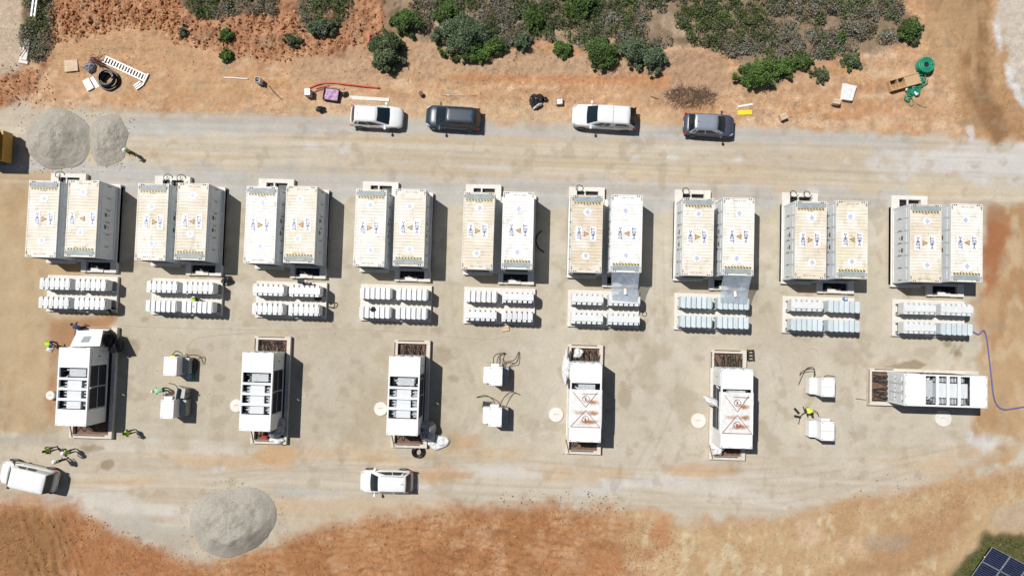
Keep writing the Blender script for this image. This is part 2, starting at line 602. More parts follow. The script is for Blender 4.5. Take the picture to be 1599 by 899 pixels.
# --- west strip
wst = mask([(-BIG, 268), (40, 270), (92, 274), (84, 300), (60, 400), (128, 400), (136, 424), (70, 430), (72, 490), (180, 490), (176, 520), (120, 540), (92, 560), (86, 660), (120, 672), (60, 676), (-BIG, 670)], 7, 22, 8)
paint(wst, (200, 168, 124), .95)
paint(wst * zone_noise(.6, .35, .45, .7, 101), (190, 154, 108), .7)
paint(wst * zone_noise(.9, .9, .52, .72, 103), (208, 174, 126), .6)
paint(mask([(76, 500), (180, 490), (176, 515), (118, 540), (92, 560), (88, 660), (74, 640)], 8, 16, 6), (178, 120, 78), .7)
paint(mask([(-BIG, 672), (110, 676), (180, 690), (120, 700), (-BIG, 690)], 7, 40, 14), (176, 164, 144), .7)
# --- lower road streaks
lr = mask([(-BIG, 690), (400, 690), (800, 705), (1300, 720), (1560, 690), (1500, 760), (1300, 800), (1080, 812), (800, 795), (560, 800), (300, 860), (130, 800), (-BIG, 770)], 20, 40, 20)
paint(lr, (206, 188, 160), .8)
for sd in (115, 116, 117):
    paint(np.clip(lr + road, 0, 1) * zone_noise(.035, 3.2, .56, .70, sd, 3), ((180, 160, 132), (224, 210, 190), (196, 168, 132))[sd - 115], .26)
paint(lr * zone_noise(.1, .6, .5, .68, 111), (214, 178, 132), .75)
paint(lr * zone_noise(.12, .8, .52, .7, 113), (218, 208, 192), .7)
for (a, b, rx_, ry_, cc, op) in ((430, 712, 40, 22, (212, 166, 112), .8), (720, 690, 40, 18, (210, 164, 112), .7), (690, 740, 60, 20, (212, 160, 110), .75),
                                 (1100, 735, 90, 14, (216, 172, 120), .8), (870, 735, 60, 16, (216, 180, 132), .7), (1010, 752, 120, 12, (216, 208, 198), .7),
                                 (930, 765, 50, 10, (210, 204, 196), .6), (470, 770, 70, 10, (186, 180, 168), .6), (1540, 690, 40, 24, (218, 212, 204), .8),
                                 (640, 705, 30, 14, (190, 180, 164), .6), (1350, 730, 90, 16, (214, 198, 172), .6), (1400, 700, 60, 14, (196, 178, 140), .5), (345, 732, 20, 8, (214, 212, 206), .7),
                                 (1500, 770, 36, 16, (206, 158, 102), .7)):
    dd = np.hypot((PU - a) / rx_, (PV - b) / ry_) + 1.2 * NA + .5 * NB
    paint(sstep(1.0, .4, dd), cc, op)
# tyre tracks
def tyre_track(pts, gauge=15.0, wd=2.6, op=.3, col=(178, 160, 130), seed=0):
    P_ = [(a.x, a.y) for a in smooth_path([(p_[0], p_[1], 0) for p_ in pts], 8)]
    best = np.full(XX.shape, 1e9)
    side = np.zeros(XX.shape)
    along = np.zeros(XX.shape)
    run = 0.0
    for (ax, ay), (bx, by) in zip(P_[:-1], P_[1:]):
        ex, ey = bx - ax, by - ay
        ln = math.hypot(ex, ey) + 1e-9
        t_ = np.clip(((PU - ax) * ex + (PV - ay) * ey) / ln ** 2, 0, 1)
        dx, dy = PU - ax - t_ * ex, PV - ay - t_ * ey
        d2 = dx * dx + dy * dy
        k = d2 < best
        best = np.where(k, d2, best)
        side = np.where(k, np.abs((dx * ey - dy * ex) / ln), side)
        along = np.where(k, run + t_ * ln, along)
        run += ln
    ok = sstep(gauge + 6, gauge + 2, np.sqrt(best))
    ln_ = sstep(wd, wd * .4, np.abs(side - gauge / 2)) * ok
    brk = sstep(.40, .60, fbm(XX * .5, YY * .5, 3, 300 + seed))
    paint(ln_ * brk * (.7 + .3 * (np.sin(along * 1.5) > 0)), col, op)
    paint(sstep(wd * 1.8, wd, np.abs(side - gauge / 2 - wd * 1.5)) * ok * brk, (216, 204, 182), op * .5)
for k, (pts, op) in enumerate((([(150, 720), (300, 740), (520, 726), (760, 722), (1000, 740), (1250, 735), (1500, 690)], .4), ([(100, 760), (260, 756), (460, 738), (700, 760), (960, 772), (1200, 780), (1420, 730)], .35),
                               ([(480, 720), (540, 640), (560, 560), (520, 520), (380, 515)], .3), ([(700, 720), (740, 640), (720, 560), (700, 500), (700, 440)], .28), ([(1000, 730), (1040, 640), (1030, 560), (1030, 470), (1028, 380)], .28),
                               ([(1200, 720), (1220, 640), (1210, 560), (1190, 500)], .25), ([(330, 700), (340, 620), (350, 540), (360, 480)], .25), ([(250, 245), (500, 238), (800, 250), (1100, 262), (1400, 280)], .35), ([(220, 228), (520, 222), (840, 236), (1200, 246), (1540, 262)], .35), ([(1330, 700), (1320, 620), (1340, 520), (1350, 420)], .22),
                               ([(560, 700), (600, 712), (680, 716), (800, 700), (850, 620)], .25))):
    tyre_track(pts, op=op, seed=k)
# scuffs of dust and trodden soil
paint(zone_noise(.33, .33, .60, .72, 191) * mask([(190, 490), (1500, 520), (1500, 740), (190, 700)], 40, 40, 40), (180, 158, 124), .5)
paint(zone_noise(.9, .9, .63, .74, 193), (170, 148, 116), .35)
# damp stains
for (a, b, rx_, ry_, op) in ((1494, 553, 14, 22, .8), (1430, 570, 24, 7, .7), (1480, 535, 8, 10, .6), (1385, 572, 14, 4, .5), (202, 545, 14, 14, .45), (305, 560, 22, 20, .35), (228, 498, 12, 8, .4), (690, 555, 20, 22, .3), (705, 590, 12, 8, .4),
                             (345, 590, 12, 8, .35), (170, 725, 12, 8, .7), (145, 700, 22, 6, .6), (480, 600, 14, 30, .3), (975, 610, 12, 24, .4), (680, 515, 24, 10, .35), (60, 775, 70, 10, .3), (1560, 700, 14, 12, .4), (770, 640, 20, 14, .3)):
    dd = np.hypot((PU - a) / rx_, (PV - b) / ry_) + 1.8 * NA + .6 * NB
    paint(sstep(1.0, .6, dd), (150, 126, 92), op)
# --- lower embankment
SAT = .84
EMB = [(-BIG, 775), (60, 782), (115, 790), (128, 812), (190, 838), (270, 862), (300, 884), (350, 880), (430, 852), (500, 822), (570, 812), (660, 800), (760, 792), (840, 795), (960, 796), (1080, 822), (1200, 818), (1290, 797), (1400, 772), (1500, 748), (1530, 748), (1599, 735), (BIG, 700), (BIG, BIG), (-BIG, BIG)]
EMBS = sdf(EMB)
emb = sstep(-20, 16, sample(EMBS, PU, PV) + 30 * NA + 8 * NB + 8 * (fbm(XX * 3.3, YY * 3.3, 3, 119) - .5))
paint(emb, (194, 134, 84), 1)
paint(emb * zone_noise(.35, .35, .42, .66, 121), (180, 120, 72), .85)
paint(emb * zone_noise(.9, .9, .5, .72, 123), (206, 158, 112), .7)
paint(emb * zone_noise(2.9, 2.9, .55, .75, 129), (160, 106, 64), .25)
rgt = mask([(960, 780), (1700, 700), (BIG, 700), (BIG, BIG), (900, BIG), (1000, 860)], 60, 80, 40)
paint(emb * rgt, (208, 172, 124), .92)
paint(emb * rgt * zone_noise(.5, .5, .5, .66, 125), (198, 154, 104), .75)
paint(emb * rgt * zone_noise(1.2, .8, .55, .7, 127), (220, 196, 152), .7)
paint(mask([(1400, 840), (1500, 760), (1520, 752), (1520, 810), (1500, 850), (1440, 899), (1300, 899)], 14, 30, 16), (190, 142, 96), .8)
paint(mask([(1015, 812), (1040, 810), (1050, 850), (1028, 870)], 8, 30, 12), (200, 124, 78), .6)
paint(mask([(1240, 812), (1262, 806), (1290, 840), (1270, 850), (1250, 850)], 6, 16, 6), (222, 186, 148), .7)
paint(mask([(1310, 840), (1350, 842), (1355, 862), (1330, 870), (1305, 858)], 6, 20, 8), (222, 180, 142), .6)
paint(mask([(1360, 830), (1420, 836), (1440, 850), (1400, 858), (1350, 850)], 8, 30, 12), (176, 154, 130), .6)
paint(mask([(1540, 790), (1599, 780), (BIG, 780), (BIG, 835), (1599, 830), (1560, 825)], 8, 24, 8), (200, 172, 140), .85)
brn = mask([(-BIG, 790), (110, 796), (125, 815), (110, 850), (80, 899), (-BIG, 950)], 16, 30, 16)
paint(brn * emb, (162, 114, 68), .9)
paint(emb * mask([(90, 790), (140, 800), (320, 880), (320, BIG), (60, BIG), (110, 850)], 20, 40, 20), (182, 118, 72), .6)
gg = mask([(150, 792), (300, 830), (300, 870), (260, 856), (180, 830)], 8, 20, 8)
paint(gg, (186, 176, 158), .7)
paint(mask([(430, 790), (640, 760), (640, 790), (540, 806), (430, 850)], 12, 30, 14), (200, 182, 150), .5)
# grass soil bottom right
GRASS = [(1478, BIG), (1490, 905), (1506, 878), (1528, 856), (1544, 832), (1570, 838), (1599, 836), (BIG, 836), (BIG, BIG)]
paint(mask(GRASS, 6, 16, 6), (96, 92, 52), .95)
# fine speckle
sp = fbm(XX * 5.3, YY * 5.3, 2, 131)
HC *= (1 + (.06 + .16 * np.clip(bank + emb, 0, 1)) * (sp - .5))[..., None]

# ---- relief
ZZ = (.018 * (fbm(XX * 2.1, YY * 2.1, 3, 141) - .5)).astype(np.float64)
clod = np.abs(fbm(XX * 1.7, YY * 1.7, 5, 151, .62) - .5) * 2
clod2 = fbm(XX * 3.9, YY * 3.9, 3, 153, .6)
rough = np.clip(red + .26 * emb * (1 - rgt * .8) + .16 * bank, 0, 1)
ZZ += .26 * bank * (fbm(XX * .22, YY * 1.1, 4, 201) - .5) + .30 * red * (fbm(XX * .5, YY * 1.3, 4, 203) - .5)
ZZ += rough * (.42 * (.4 - clod) + .34 * (clod2 - .5)) + red * .35 * (fbm(XX * 2.6, YY * 1.3, 3, 157, .6) - .5)
slp = mask([(440, 100), (600, 40), (680, 60), (1100, 80), (1160, 140), (1000, 130), (700, 122), (450, 130)], 14, 40, 20)
ZZ += slp * .16 * (clod2 - .5)
scd = sample(sdf(SCRUB), PU, PV)
ZZ += np.clip(scd + 60, 0, 200) / 200 * .9 * sstep(-60, 40, scd) + scr * .35 * (fbm(XX * 1.1, YY * 1.1, 3, 161) - .5)
ed = np.clip(sample(EMBS, PU, PV), 0, 400)
ZZ -= ed * .0045
# grader ripples on the embankment
rp = np.sin((XX * .35 + YY * 1.0 + .9 * NB * 4) * 9.0)
ZZ += .05 * rp * emb * mask([(450, 800), (980, 790), (980, 899), (900, BIG), (350, BIG), (360, 880)], 30, 40, 20)
rp2 = np.sin((XX * .95 + YY * .45 + NB * 2.5) * 8.0)
ZZ += .07 * rp2 * emb * mask([(30, 800), (125, 800), (130, 850), (60, BIG), (0, BIG)], 16, 20, 10)
ZZ += .05 * TRACK
# ruts in the roads
ZZ += .03 * (fbm(XX * .15, YY * 2.2, 3, 171) - .5) * np.clip(road + lr, 0, 1)
# churned area between the stations
ch = mask([(500, 640), (590, 600), (600, 700), (520, 720), (490, 690)], 14, 20, 10)
ZZ += .07 * ch * (fbm(XX * 1.6 + YY * .9, YY * .9 - XX * .5, 3, 181) - .5)
far = np.maximum(np.abs(XX) - 60, np.abs(YY) - 40).clip(0, 1e9)
ZZ = np.where(far > 0, ZZ * np.exp(-far / 8), ZZ)

def gz(x, y):
    i = int(np.clip(np.searchsorted(GX, x) - 1, 0, len(GX) - 2))
    j = int(np.clip(np.searchsorted(GY, y) - 1, 0, len(GY) - 2))
    return float(ZZ[i, j])

def UG(u, v, dz=0.0):
    p = U(u, v, 0)
    for _ in range(3):
        p = U(u, v, gz(p.x, p.y))
    p.z += dz
    return p

def grid_mesh(name, X, Y, Z, C=None, A=None):
    nx, ny = X.shape
    me = bpy.data.meshes.new(name)
    nv = nx * ny
    me.vertices.add(nv)
    co = np.stack([X, Y, Z], -1).astype(np.float32).reshape(-1)
    me.vertices.foreach_set('co', co)
    i = np.arange(nx - 1)[:, None]
    j = np.arange(ny - 1)[None, :]
    a = (i * ny + j)
    q = np.stack([a, a + ny, a + ny + 1, a + 1], -1).reshape(-1)
    nf = (nx - 1) * (ny - 1)
    me.loops.add(nf * 4)
    me.loops.foreach_set('vertex_index', q.astype(np.int32))
    me.polygons.add(nf)
    me.polygons.foreach_set('loop_start', np.arange(0, nf * 4, 4, dtype=np.int32))
    me.polygons.foreach_set('use_smooth', np.ones(nf, bool))
    me.update(calc_edges=True)
    if C is not None:
        at = me.color_attributes.new('col', 'FLOAT_COLOR', 'POINT')
        c4 = np.concatenate([C, np.ones(C.shape[:-1] + (1,)) if A is None else A[..., None]], -1).astype(np.float32)
        at.data.foreach_set('color', c4.reshape(-1))
    return me

gm = bpy.data.materials.new('earth')
gm.use_nodes = True
n, l = gm.node_tree.nodes, gm.node_tree.links
p = n['Principled BSDF']
p.inputs['Roughness'].default_value = 1.0
p.inputs['Specular IOR Level'].default_value = .08
vc = n.new('ShaderNodeVertexColor')
vc.layer_name = 'col'
tcn = n.new('ShaderNodeTexCoord')
cur = vc.outputs[0]
for scl, amt, det in ((.8, .07, 4), (5.0, .05, 5), (22.0, .06, 4)):
    nz = n.new('ShaderNodeTexNoise')
    nz.inputs['Scale'].default_value = scl
    nz.inputs['Detail'].default_value = det
    l.new(tcn.outputs['Object'], nz.inputs['Vector'])
    mr = n.new('ShaderNodeMapRange')
    mr.inputs[1].default_value = .25
    mr.inputs[2].default_value = .75
    mr.inputs[3].default_value = 1 - amt
    mr.inputs[4].default_value = 1 + amt
    l.new(nz.outputs[0], mr.inputs[0])
    s_ = n.new('ShaderNodeVectorMath')
    s_.operation = 'SCALE'
    l.new(cur, s_.inputs[0])
    l.new(mr.outputs[0], s_.inputs['Scale'])
    cur = s_.outputs[0]
for scl, amt, det in ((1.6, .12, 6), (7.0, .13, 6), (18.0, .12, 5)):
    nz = n.new('ShaderNodeTexNoise')
    nz.inputs['Scale'].default_value = scl
    nz.inputs['Detail'].default_value = det
    nz.inputs['Roughness'].default_value = .6
    l.new(tcn.outputs['Object'], nz.inputs['Vector'])
    mr = n.new('ShaderNodeMapRange')
    mr.inputs[1].default_value = .28
    mr.inputs[2].default_value = .72
    mr.inputs[3].default_value = -amt
    mr.inputs[4].default_value = amt
    l.new(nz.outputs[0], mr.inputs[0])
    ma = n.new('ShaderNodeMath')
    ma.operation = 'MULTIPLY_ADD'
    l.new(mr.outputs[0], ma.inputs[0])
    l.new(vc.outputs['Alpha'], ma.inputs[1])
    ma.inputs[2].default_value = 1.0
    s_ = n.new('ShaderNodeVectorMath')
    s_.operation = 'SCALE'
    l.new(cur, s_.inputs[0])
    l.new(ma.outputs[0], s_.inputs['Scale'])
    cur = s_.outputs[0]
# crisp grit: hollow shade painted as dark spots, plus pale stones, thick on the banks, sparse on the yard
for scl, lo, hi, base_, amt, off in ((4.2, .60, .66, -.05, -.20, 0), (9.0, .62, .66, -.08, -.16, 7), (5.0, .62, .67, .05, .14, 13), (12.0, .63, .67, .06, .10, 29)):
    mp = n.new('ShaderNodeMapping')
    mp.inputs['Location'].default_value = (off, off * 1.7, off * .3)
    l.new(tcn.outputs['Object'], mp.inputs[0])
    nz = n.new('ShaderNodeTexNoise')
    nz.inputs['Scale'].default_value = scl
    nz.inputs['Detail'].default_value = 3
    l.new(mp.outputs[0], nz.inputs['Vector'])
    mr = n.new('ShaderNodeMapRange')
    mr.inputs[1].default_value = lo
    mr.inputs[2].default_value = hi
    l.new(nz.outputs[0], mr.inputs[0])
    am = n.new('ShaderNodeMath')
    am.operation = 'MULTIPLY_ADD'
    l.new(vc.outputs['Alpha'], am.inputs[0])
    am.inputs[1].default_value = amt
    am.inputs[2].default_value = base_
    ma = n.new('ShaderNodeMath')
    ma.operation = 'MULTIPLY_ADD'
    l.new(mr.outputs[0], ma.inputs[0])
    l.new(am.outputs[0], ma.inputs[1])
    ma.inputs[2].default_value = 1.0
    s_ = n.new('ShaderNodeVectorMath')
    s_.operation = 'SCALE'
    l.new(cur, s_.inputs[0])
    l.new(ma.outputs[0], s_.inputs['Scale'])
    cur = s_.outputs[0]
l.new(cur, p.inputs['Base Color'])
nb = n.new('ShaderNodeTexNoise')
nb.inputs['Scale'].default_value = 9
nb.inputs['Detail'].default_value = 8
nb.inputs['Roughness'].default_value = .65
l.new(tcn.outputs['Object'], nb.inputs['Vector'])
bmp = n.new('ShaderNodeBump')
bs = n.new('ShaderNodeMath')
bs.operation = 'MULTIPLY_ADD'
l.new(vc.outputs['Alpha'], bs.inputs[0])
bs.inputs[1].default_value = .35
bs.inputs[2].default_value = .16
l.new(bs.outputs[0], bmp.inputs['Strength'])
bmp.inputs['Distance'].default_value = .06
l.new(nb.outputs[0], bmp.inputs['Height'])
l.new(bmp.outputs[0], p.inputs['Normal'])
ROUGHM = np.clip(np.maximum(bank * (1 - .6 * rt), emb) * (1 - .55 * rgt) * (.45 + 1.1 * sstep(.35, .65, fbm(XX * .35, YY * .35, 3, 205))), 0, 1.2)
gme = grid_mesh('ground', XX, YY, ZZ, HC, ROUGHM)
gme.materials.append(gm)
ground = ob('ground', gme)
ground['kind'] = 'structure'

# ================================================================== BATTERY CONTAINERS
PZ = .40                                  # plinth height
PAIRS = [(-37.95, -34.82), (-29.26, -26.12), (-20.65, -17.52), (-12.02, -8.93), (-3.54, -.45), (4.94, 8.03), (13.59, 16.72), (22.32, 25.49), (31.18, 34.33)]
YL, YR = 6.75, 6.86

def shell_mesh():
    b = MB()
    hx, hy, h = 1.219, 3.029, 2.6
    b.box(-hx + .05, hx - .05, -hy + .03, hy - .03, .12, h - .06)
    for sx in (-1, 1):
        for sy in (-1, 1):
            b.box(sx * hx - (.12 if sx > 0 else 0), sx * hx + (0 if sx > 0 else .12), sy * hy - (.12 if sy > 0 else 0), sy * hy + (0 if sy > 0 else .12), 0, h - .14)
    for sx in (-1, 1):
        b.box(sx * hx - (.08 if sx > 0 else 0), sx * hx + (0 if sx > 0 else .08), -hy + .12, hy - .12, .0, .16)
        b.box(sx * hx - (.08 if sx > 0 else 0), sx * hx + (0 if sx > 0 else .08), -hy + .12, hy - .12, h - .12, h - .004)
    for sy in (-1, 1):
        b.box(-hx + .12, hx - .12, sy * hy - (.08 if sy > 0 else 0), sy * hy + (0 if sy > 0 else .08), 0, .16)
        b.box(-hx + .12, hx - .12, sy * hy - (.08 if sy > 0 else 0), sy * hy + (0 if sy > 0 else .08), h - .12, h - .004)
    return b.mesh('wall_shell', M('wall_paint'))

def roof_mesh():
    b = MB()
    hx, hy = 1.139, 2.949
    ys, zs = [-hy], [2.575]
    y = -2.40
    while y < 2.38:
        ys += [y, y + .05, y + .125, y + .175]
        zs += [2.575, 2.598, 2.598, 2.575]
        y += .243
    ys.append(hy)
    zs.append(2.575)
    vs = []
    for a, z in zip(ys, zs):
        vs += [(-hx, a, z), (hx, a, z)]
    fs = [(2 * i, 2 * i + 1, 2 * i + 3, 2 * i + 2) for i in range(len(ys) - 1)]
    b.add(vs, fs)
    # rim
    for sx in (-1, 1):
        b.box(sx * 1.18 - .041, sx * 1.18 + .041, -2.87, 2.87, 2.52, 2.604)
    for sy in (-1, 1):
        b.box(-1.06, 1.06, sy * 2.99 - .041, sy * 2.99 + .041, 2.52, 2.604)
    # seams
    for yy in (-1.62, 1.58):
        b.box(-1.12, 1.12, yy - .012, yy + .012, 2.58, 2.606)
    return b.mesh('roof', M('roof_paint'))

def casting_mesh():
    b = MB()
    b.box(-.09, .09, -.09, .09, -.12, .0)
    b.box(-.05, .05, -.035, .035, .001, .008, 1)
    b.box(-.06, .06, .14, .19, -.02, .008, 1)
    b.box(.14, .2, -.05, .05, -.02, .008, 1)
    b.box(-.05, .05, .27, .32, -.02, .008, 1)
    b.box(.3, .36, -.05, .05, -.02, .008, 1)
    return b.mesh('corner_casting', M('white_paint', 'black'))

def hazard_mesh():
    b = MB()
    b.box(-1.02, 1.02, -.075, .075, 0, .008)
    for i in range(9):
        x = -.95 + i * .235
        b.prism([(x, -.07), (x + .1, -.07), (x + .0, .07), (x - .1, .07)], .0085, .014, 1)
    return b.mesh('hazard_strip', M('hazard_yellow', 'black'))

def film_mesh():
    b = MB()
    nx = 14
    rs = random.Random(3)
    vs, fs = [], []
    for i in range(nx + 1):
        for j in range(4):
            vs.append((-1.03 + 2.06 * i / nx, -.19 + .38 * j / 3, .012 + rs.uniform(0, .03)))
    for i in range(nx):
        for j in range(3):
            fs.append((i * 4 + j, i * 4 + 4 + j, i * 4 + 5 + j, i * 4 + j + 1))
    b.add(vs, fs)
    return b.mesh('end_panel', M('grey_film'), True)

def sticker_mesh():
    b = MB()
    pts = []
    for i in range(22):
        a = 2 * math.pi * i / 22
        r = .30 if math.cos(a) < .3 else .30 + .06 * (math.cos(a) - .3)
        pts.append((r * math.cos(a), .85 * r * math.sin(a) * 1.1))
    b.prism(pts, 0, .006)
    for k, (yy, x0, x1) in enumerate(((.14, -.05, .12), (.07, -.12, .2), (0, -.1, .24), (-.07, -.14, .2), (-.14, -.02, .12), (.2, 0, .06), (-.2, 0, .06))):
        b.box(x0, x1, yy - .018, yy + .018, .0065, .009, 1)
    return b.mesh('vent_sticker', M('sign_white', 'sticker_blue'))

def tri_mesh(s=.22):
    b = MB()
    b.prism([(-s * .8, -s), (s, 0), (-s * .8, s)], 0, .006)
    b.prism([(-s * .62, -s * .72), (s * .62, 0), (-s * .62, s * .72)], .0062, .008, 1)
    return b.mesh('warning_triangle', M('timber_dark', 'sign_orange'))

def print_mesh(n, wid, seed):
    b = MB()
    rs = random.Random(seed)
    x = -wid / 2
    while x < wid / 2:
        ww = rs.uniform(.03, .06)
        if rs.random() > .16:
            b.box(x, x + ww, -.028, .028, 0, .004)
        x += ww + .02
    return b.mesh('serial_print', M('print_grey'))

def door_mesh():
    b = MB()
    b.box(0, .03, -.455, .455, .24, 2.40)
    b.box(.03, .05, -.38, .38, 1.7, 2.1)
    b.box(.03, .07, .36, .40, .9, 1.4, 1)
    return b.mesh('door_panel', M('wall_paint', 'dark_steel'))

def doorsign_mesh():
    b = MB()
    b.add([(.056, -.12, 1.0), (.056, .12, 1.0), (.056, 0, 1.24)], [(0, 1, 2)], 0)
    b.add([(.054, -.16, 1.35), (.054, .16, 1.35), (.054, .16, 1.6), (.054, -.16, 1.6)], [(0, 1, 2, 3)], 1)
    return b.mesh('door_sign', M('sign_orange', 'timber_dark'))

def endunit_mesh():
    b = MB()
    b.box(-1.05, 1.05, 0, .05, .2, 2.38)
    for i in range(9):
        z = .5 + i * .2
        b.box(-.9, .9, .05, .075, z, z + .1, 1)
    return b.mesh('cooling_grille', M('wall_paint', 'dark_steel'))

SH, RF, CSM, HZ, FL, SK, TR, PR1, PR2, DR, DS, EU = shell_mesh(), roof_mesh(), casting_mesh(), hazard_mesh(), film_mesh(), sticker_mesh(), tri_mesh(), print_mesh(9, .9, 1), print_mesh(6, .5, 4), door_mesh(), doorsign_mesh(), endunit_mesh()
pb = MB().box(-.24, .24, -.56, .56, 0, .006)
PLATE = pb.mesh('load_plate', M('sign_white'))
TXT = text_mesh('>40T', .46, MATS['sign_ink'])

ROOFC = {'1L': (236, 228, 212), '1R': (235, 224, 204), '2L': (230, 218, 196), '2R': (229, 216, 194), '3L': (249, 247, 244), '3R': (236, 226, 206), '4L': (240, 235, 224), '4R': (237, 228, 212), '5L': (230, 218, 194),
         '5R': (250, 250, 249), '6L': (219, 201, 172), '6R': (250, 250, 250), '7L': (237, 228, 211), '7R': (244, 239, 228), '8L': (232, 219, 195), '8R': (232, 221, 193), '9L': (230, 217, 193), '9R': (245, 241, 232)}
TONE = {'1L': 'pale cream', '1R': 'dusty cream', '2L': 'tan dusted', '2R': 'tan dusted', '3L': 'clean white', '3R': 'cream dusted', '4L': 'pale cream', '4R': 'dusty cream', '5L': 'tan dusted', '5R': 'clean white', '6L': 'darkest tan', '6R': 'clean white', '7L': 'dusty cream',
        '7R': 'pale cream', '8L': 'tan dusted', '8R': 'yellowish tan', '9L': 'tan dusted', '9R': 'whitish cream'}
VARY = random.Random(11)

def battery(i, side):
    x = PAIRS[i][0 if side == 'L' else 1]
    y = YL if side == 'L' else YR
    key = '%d%s' % (i + 1, side)
    lab = '%s roofed battery container, %s one of the %s pair from the left' % (TONE[key], 'left' if side == 'L' else 'right', ORD[i])
    t = thing('battery_container', lab, 'container', (x, y, PZ + .004), 0 if side == 'L' else math.pi, 'battery containers standing in pairs')
    t.rotation_euler.z += VARY.uniform(-.004, .004)
    ob('wall_shell', SH, t)
    rc = tuple(c * .82 for c in lin(tuple(min(250, q * .8 + 48) for q in ROOFC[key])))
    rf = ob('roof', RF, t, color=rc)
    for sx in (-1, 1):
        for sy in (-1, 1):
            c = ob('corner_casting', CSM, t, (sx * 1.125, sy * 2.935, 2.612))
            c.scale = (-sx, -sy, 1)
    ob('hazard_strip', HZ, t, (0, 2.40, 2.603))
    ob('end_panel', FL, t, (0, 2.70, 2.585))
    y1, y2 = (1.75, -1.75)
    if key in ('1L', '2L'):
        y1 = 1.55 if key == '1L' else 1.1
    if key in ('1R', '2R', '3R'):
        y2, y1 = -2.0, 1.05
    for yy in (y1, y2):
        ob('vent_sticker', SK, t, (VARY.uniform(-.1, .1), yy + VARY.uniform(-.08, .08), 2.6), VARY.uniform(-.15, .15))
    dx = .56
    off = -.05 if key not in ('2L', '1L') else .12
    for sx, rz in ((-1, -math.pi / 2), (1, math.pi / 2)):
        xo = sx * dx
        if key == '1R':
            xo = sx * .84
        rot = rz if side == 'L' else rz
        p_ = ob('load_plate', PLATE, t, (xo + off, 0.0, 2.6), 0)
        tx = ob('lettering', TXT, p_, (0, 0, .0085), rot)
    ob('warning_triangle', TR, t, (off + (0 if key != '2L' else .1), 0, 2.6), 0)
    ob('serial_print', PR1, t, (-.1, -2.78, 2.58))
    ob('serial_print', PR1 if side == 'R' else PR2, t, (.05, 2.26, 2.606), math.pi)
    for sx in (-1, 1):
        for k in range(6):
            d = ob('door_panel', DR, t, (sx * 1.169, -2.44 + k * .976, 0), 0 if sx > 0 else math.pi)
            if k in (2, 3):
                ob('door_sign', DS, d, (0, 0, 0))
    ob('cooling_grille', EU, t, (0, 2.999, 0))
    g = ob('cooling_grille', EU, t, (0, -2.999, 0), math.pi)
    return t

def plinth(i):
    xl, xr = PAIRS[i]
    o = MB()
    a, b_ = xl - 1.30, xr + 1.42
    # long walls and cross beams, open cable pits at the ends of each container
    o.box(a, b_, 3.62, 9.95, 0, PZ - .1)                                     # footing under both
    o.box(a, a + .5, 3.45, 10.9, 0, PZ)
    o.box(xl + .6, xl + 1.1, 3.45, 9.62, 0, PZ)
    o.box(xr - 1.1, xr - .6, 3.9, 10.1, 0, PZ)
    o.box(b_ - .5, b_, 2.78, 10.1, 0, PZ)
    o.box(a + .5, xl + .6, 3.45, 3.9, 0, PZ)
    o.box(xr - .6, b_ - .5, 9.7, 10.1, 0, PZ)
    # north pit frame
    o.box(a + .5, xl + 1.62, 10.58, 10.9, 0, PZ)
    o.box(xl + 1.1, xl + 1.62, 9.62, 10.58, 0, PZ)
    o.box(a + .5, a + .65, 9.95, 10.58, 0, PZ)
    o.box(xl - .05, xl + .08, 9.95, 10.58, PZ - .1, PZ - .004)
    # south pit frame
    o.box(xr - 1.5, xr - 1.1, 2.78, 3.9, 0, PZ)
    o.box(xr - 1.1, b_ - .5, 2.78, 3.02, 0, PZ - .08)
    o.box(xr - .75, xr + .35, 2.80, 3.12, PZ - .08, PZ)
    t = o.build('equipment_plinth', M('concrete'))
    tag(t, 'pale concrete plinth under the %s pair of battery containers from the left' % ORD[i], 'plinth', 'plinths under the battery pairs')
    MB().box(a + .65, xl + 1.1, 9.955, 10.575, .03, .034).build('pit_floor', M('black'), t)  # darkness of the pit opening put into a black sheet
    MB().box(xr - 1.1, b_ - .5, 3.03, 3.61, .03, .034).build('pit_floor', M('black'), t)  # same black sheet for the dark inside of the south pit
    if i in (1, 5, 6, 7, 0):
        c = MB()
        for k in range(2):
            cx = xl - .45 + k * 1.1 + (.3 if i == 1 else 0)
            c.tube([(cx + .3 * math.cos(q), 10.75 + .28 * math.sin(q), .42 + .08 * q) for q in np.linspace(0, 6.0, 16)], .03, 6)
            if i not in (1, 7):
                break
        c.build('cable', M('rubber'), t)
    c = MB()
    rs = random.Random(i)
    for k in range(5):
        cx = xr - .7 + k * .3
        c.tube(bez((cx, 3.55, .1), (cx, 3.4, .5), (cx + rs.uniform(-.2, .2), 3.1, .4), (cx + rs.uniform(-.3, .3), 3.05, .05)), .03, 5)
    c.build('cable', M('rubber'), t)
    return t

for i in range(9):
    plinth(i)
    battery(i, 'L')
    battery(i, 'R')

# ------------------------------------------------------------------ power racks on pads
def module_mesh():
    b = MB()
    w_, d = .385, .82
    b.box(-w_ / 2 + .012, w_ / 2 - .012, -.24, .24, .42, 1.30, 0)
    b.box(-w_ / 2 + .012, w_ / 2 - .09, .24, d / 2, .42, 1.27, 0)
    b.box(-w_ / 2 + .012, w_ / 2 - .10, -d / 2, -.24, .42, 1.26, 0)
    b.box(-w_ / 2 + .05, w_ / 2 - .12, -.2, .2, 1.30, 1.315, 0)
    b.box(-w_ / 2 + .04, w_ / 2 - .14, d / 2, d / 2 + .035, .7, 1.2, 0)
    return b.mesh('power_module', M('module_white'))

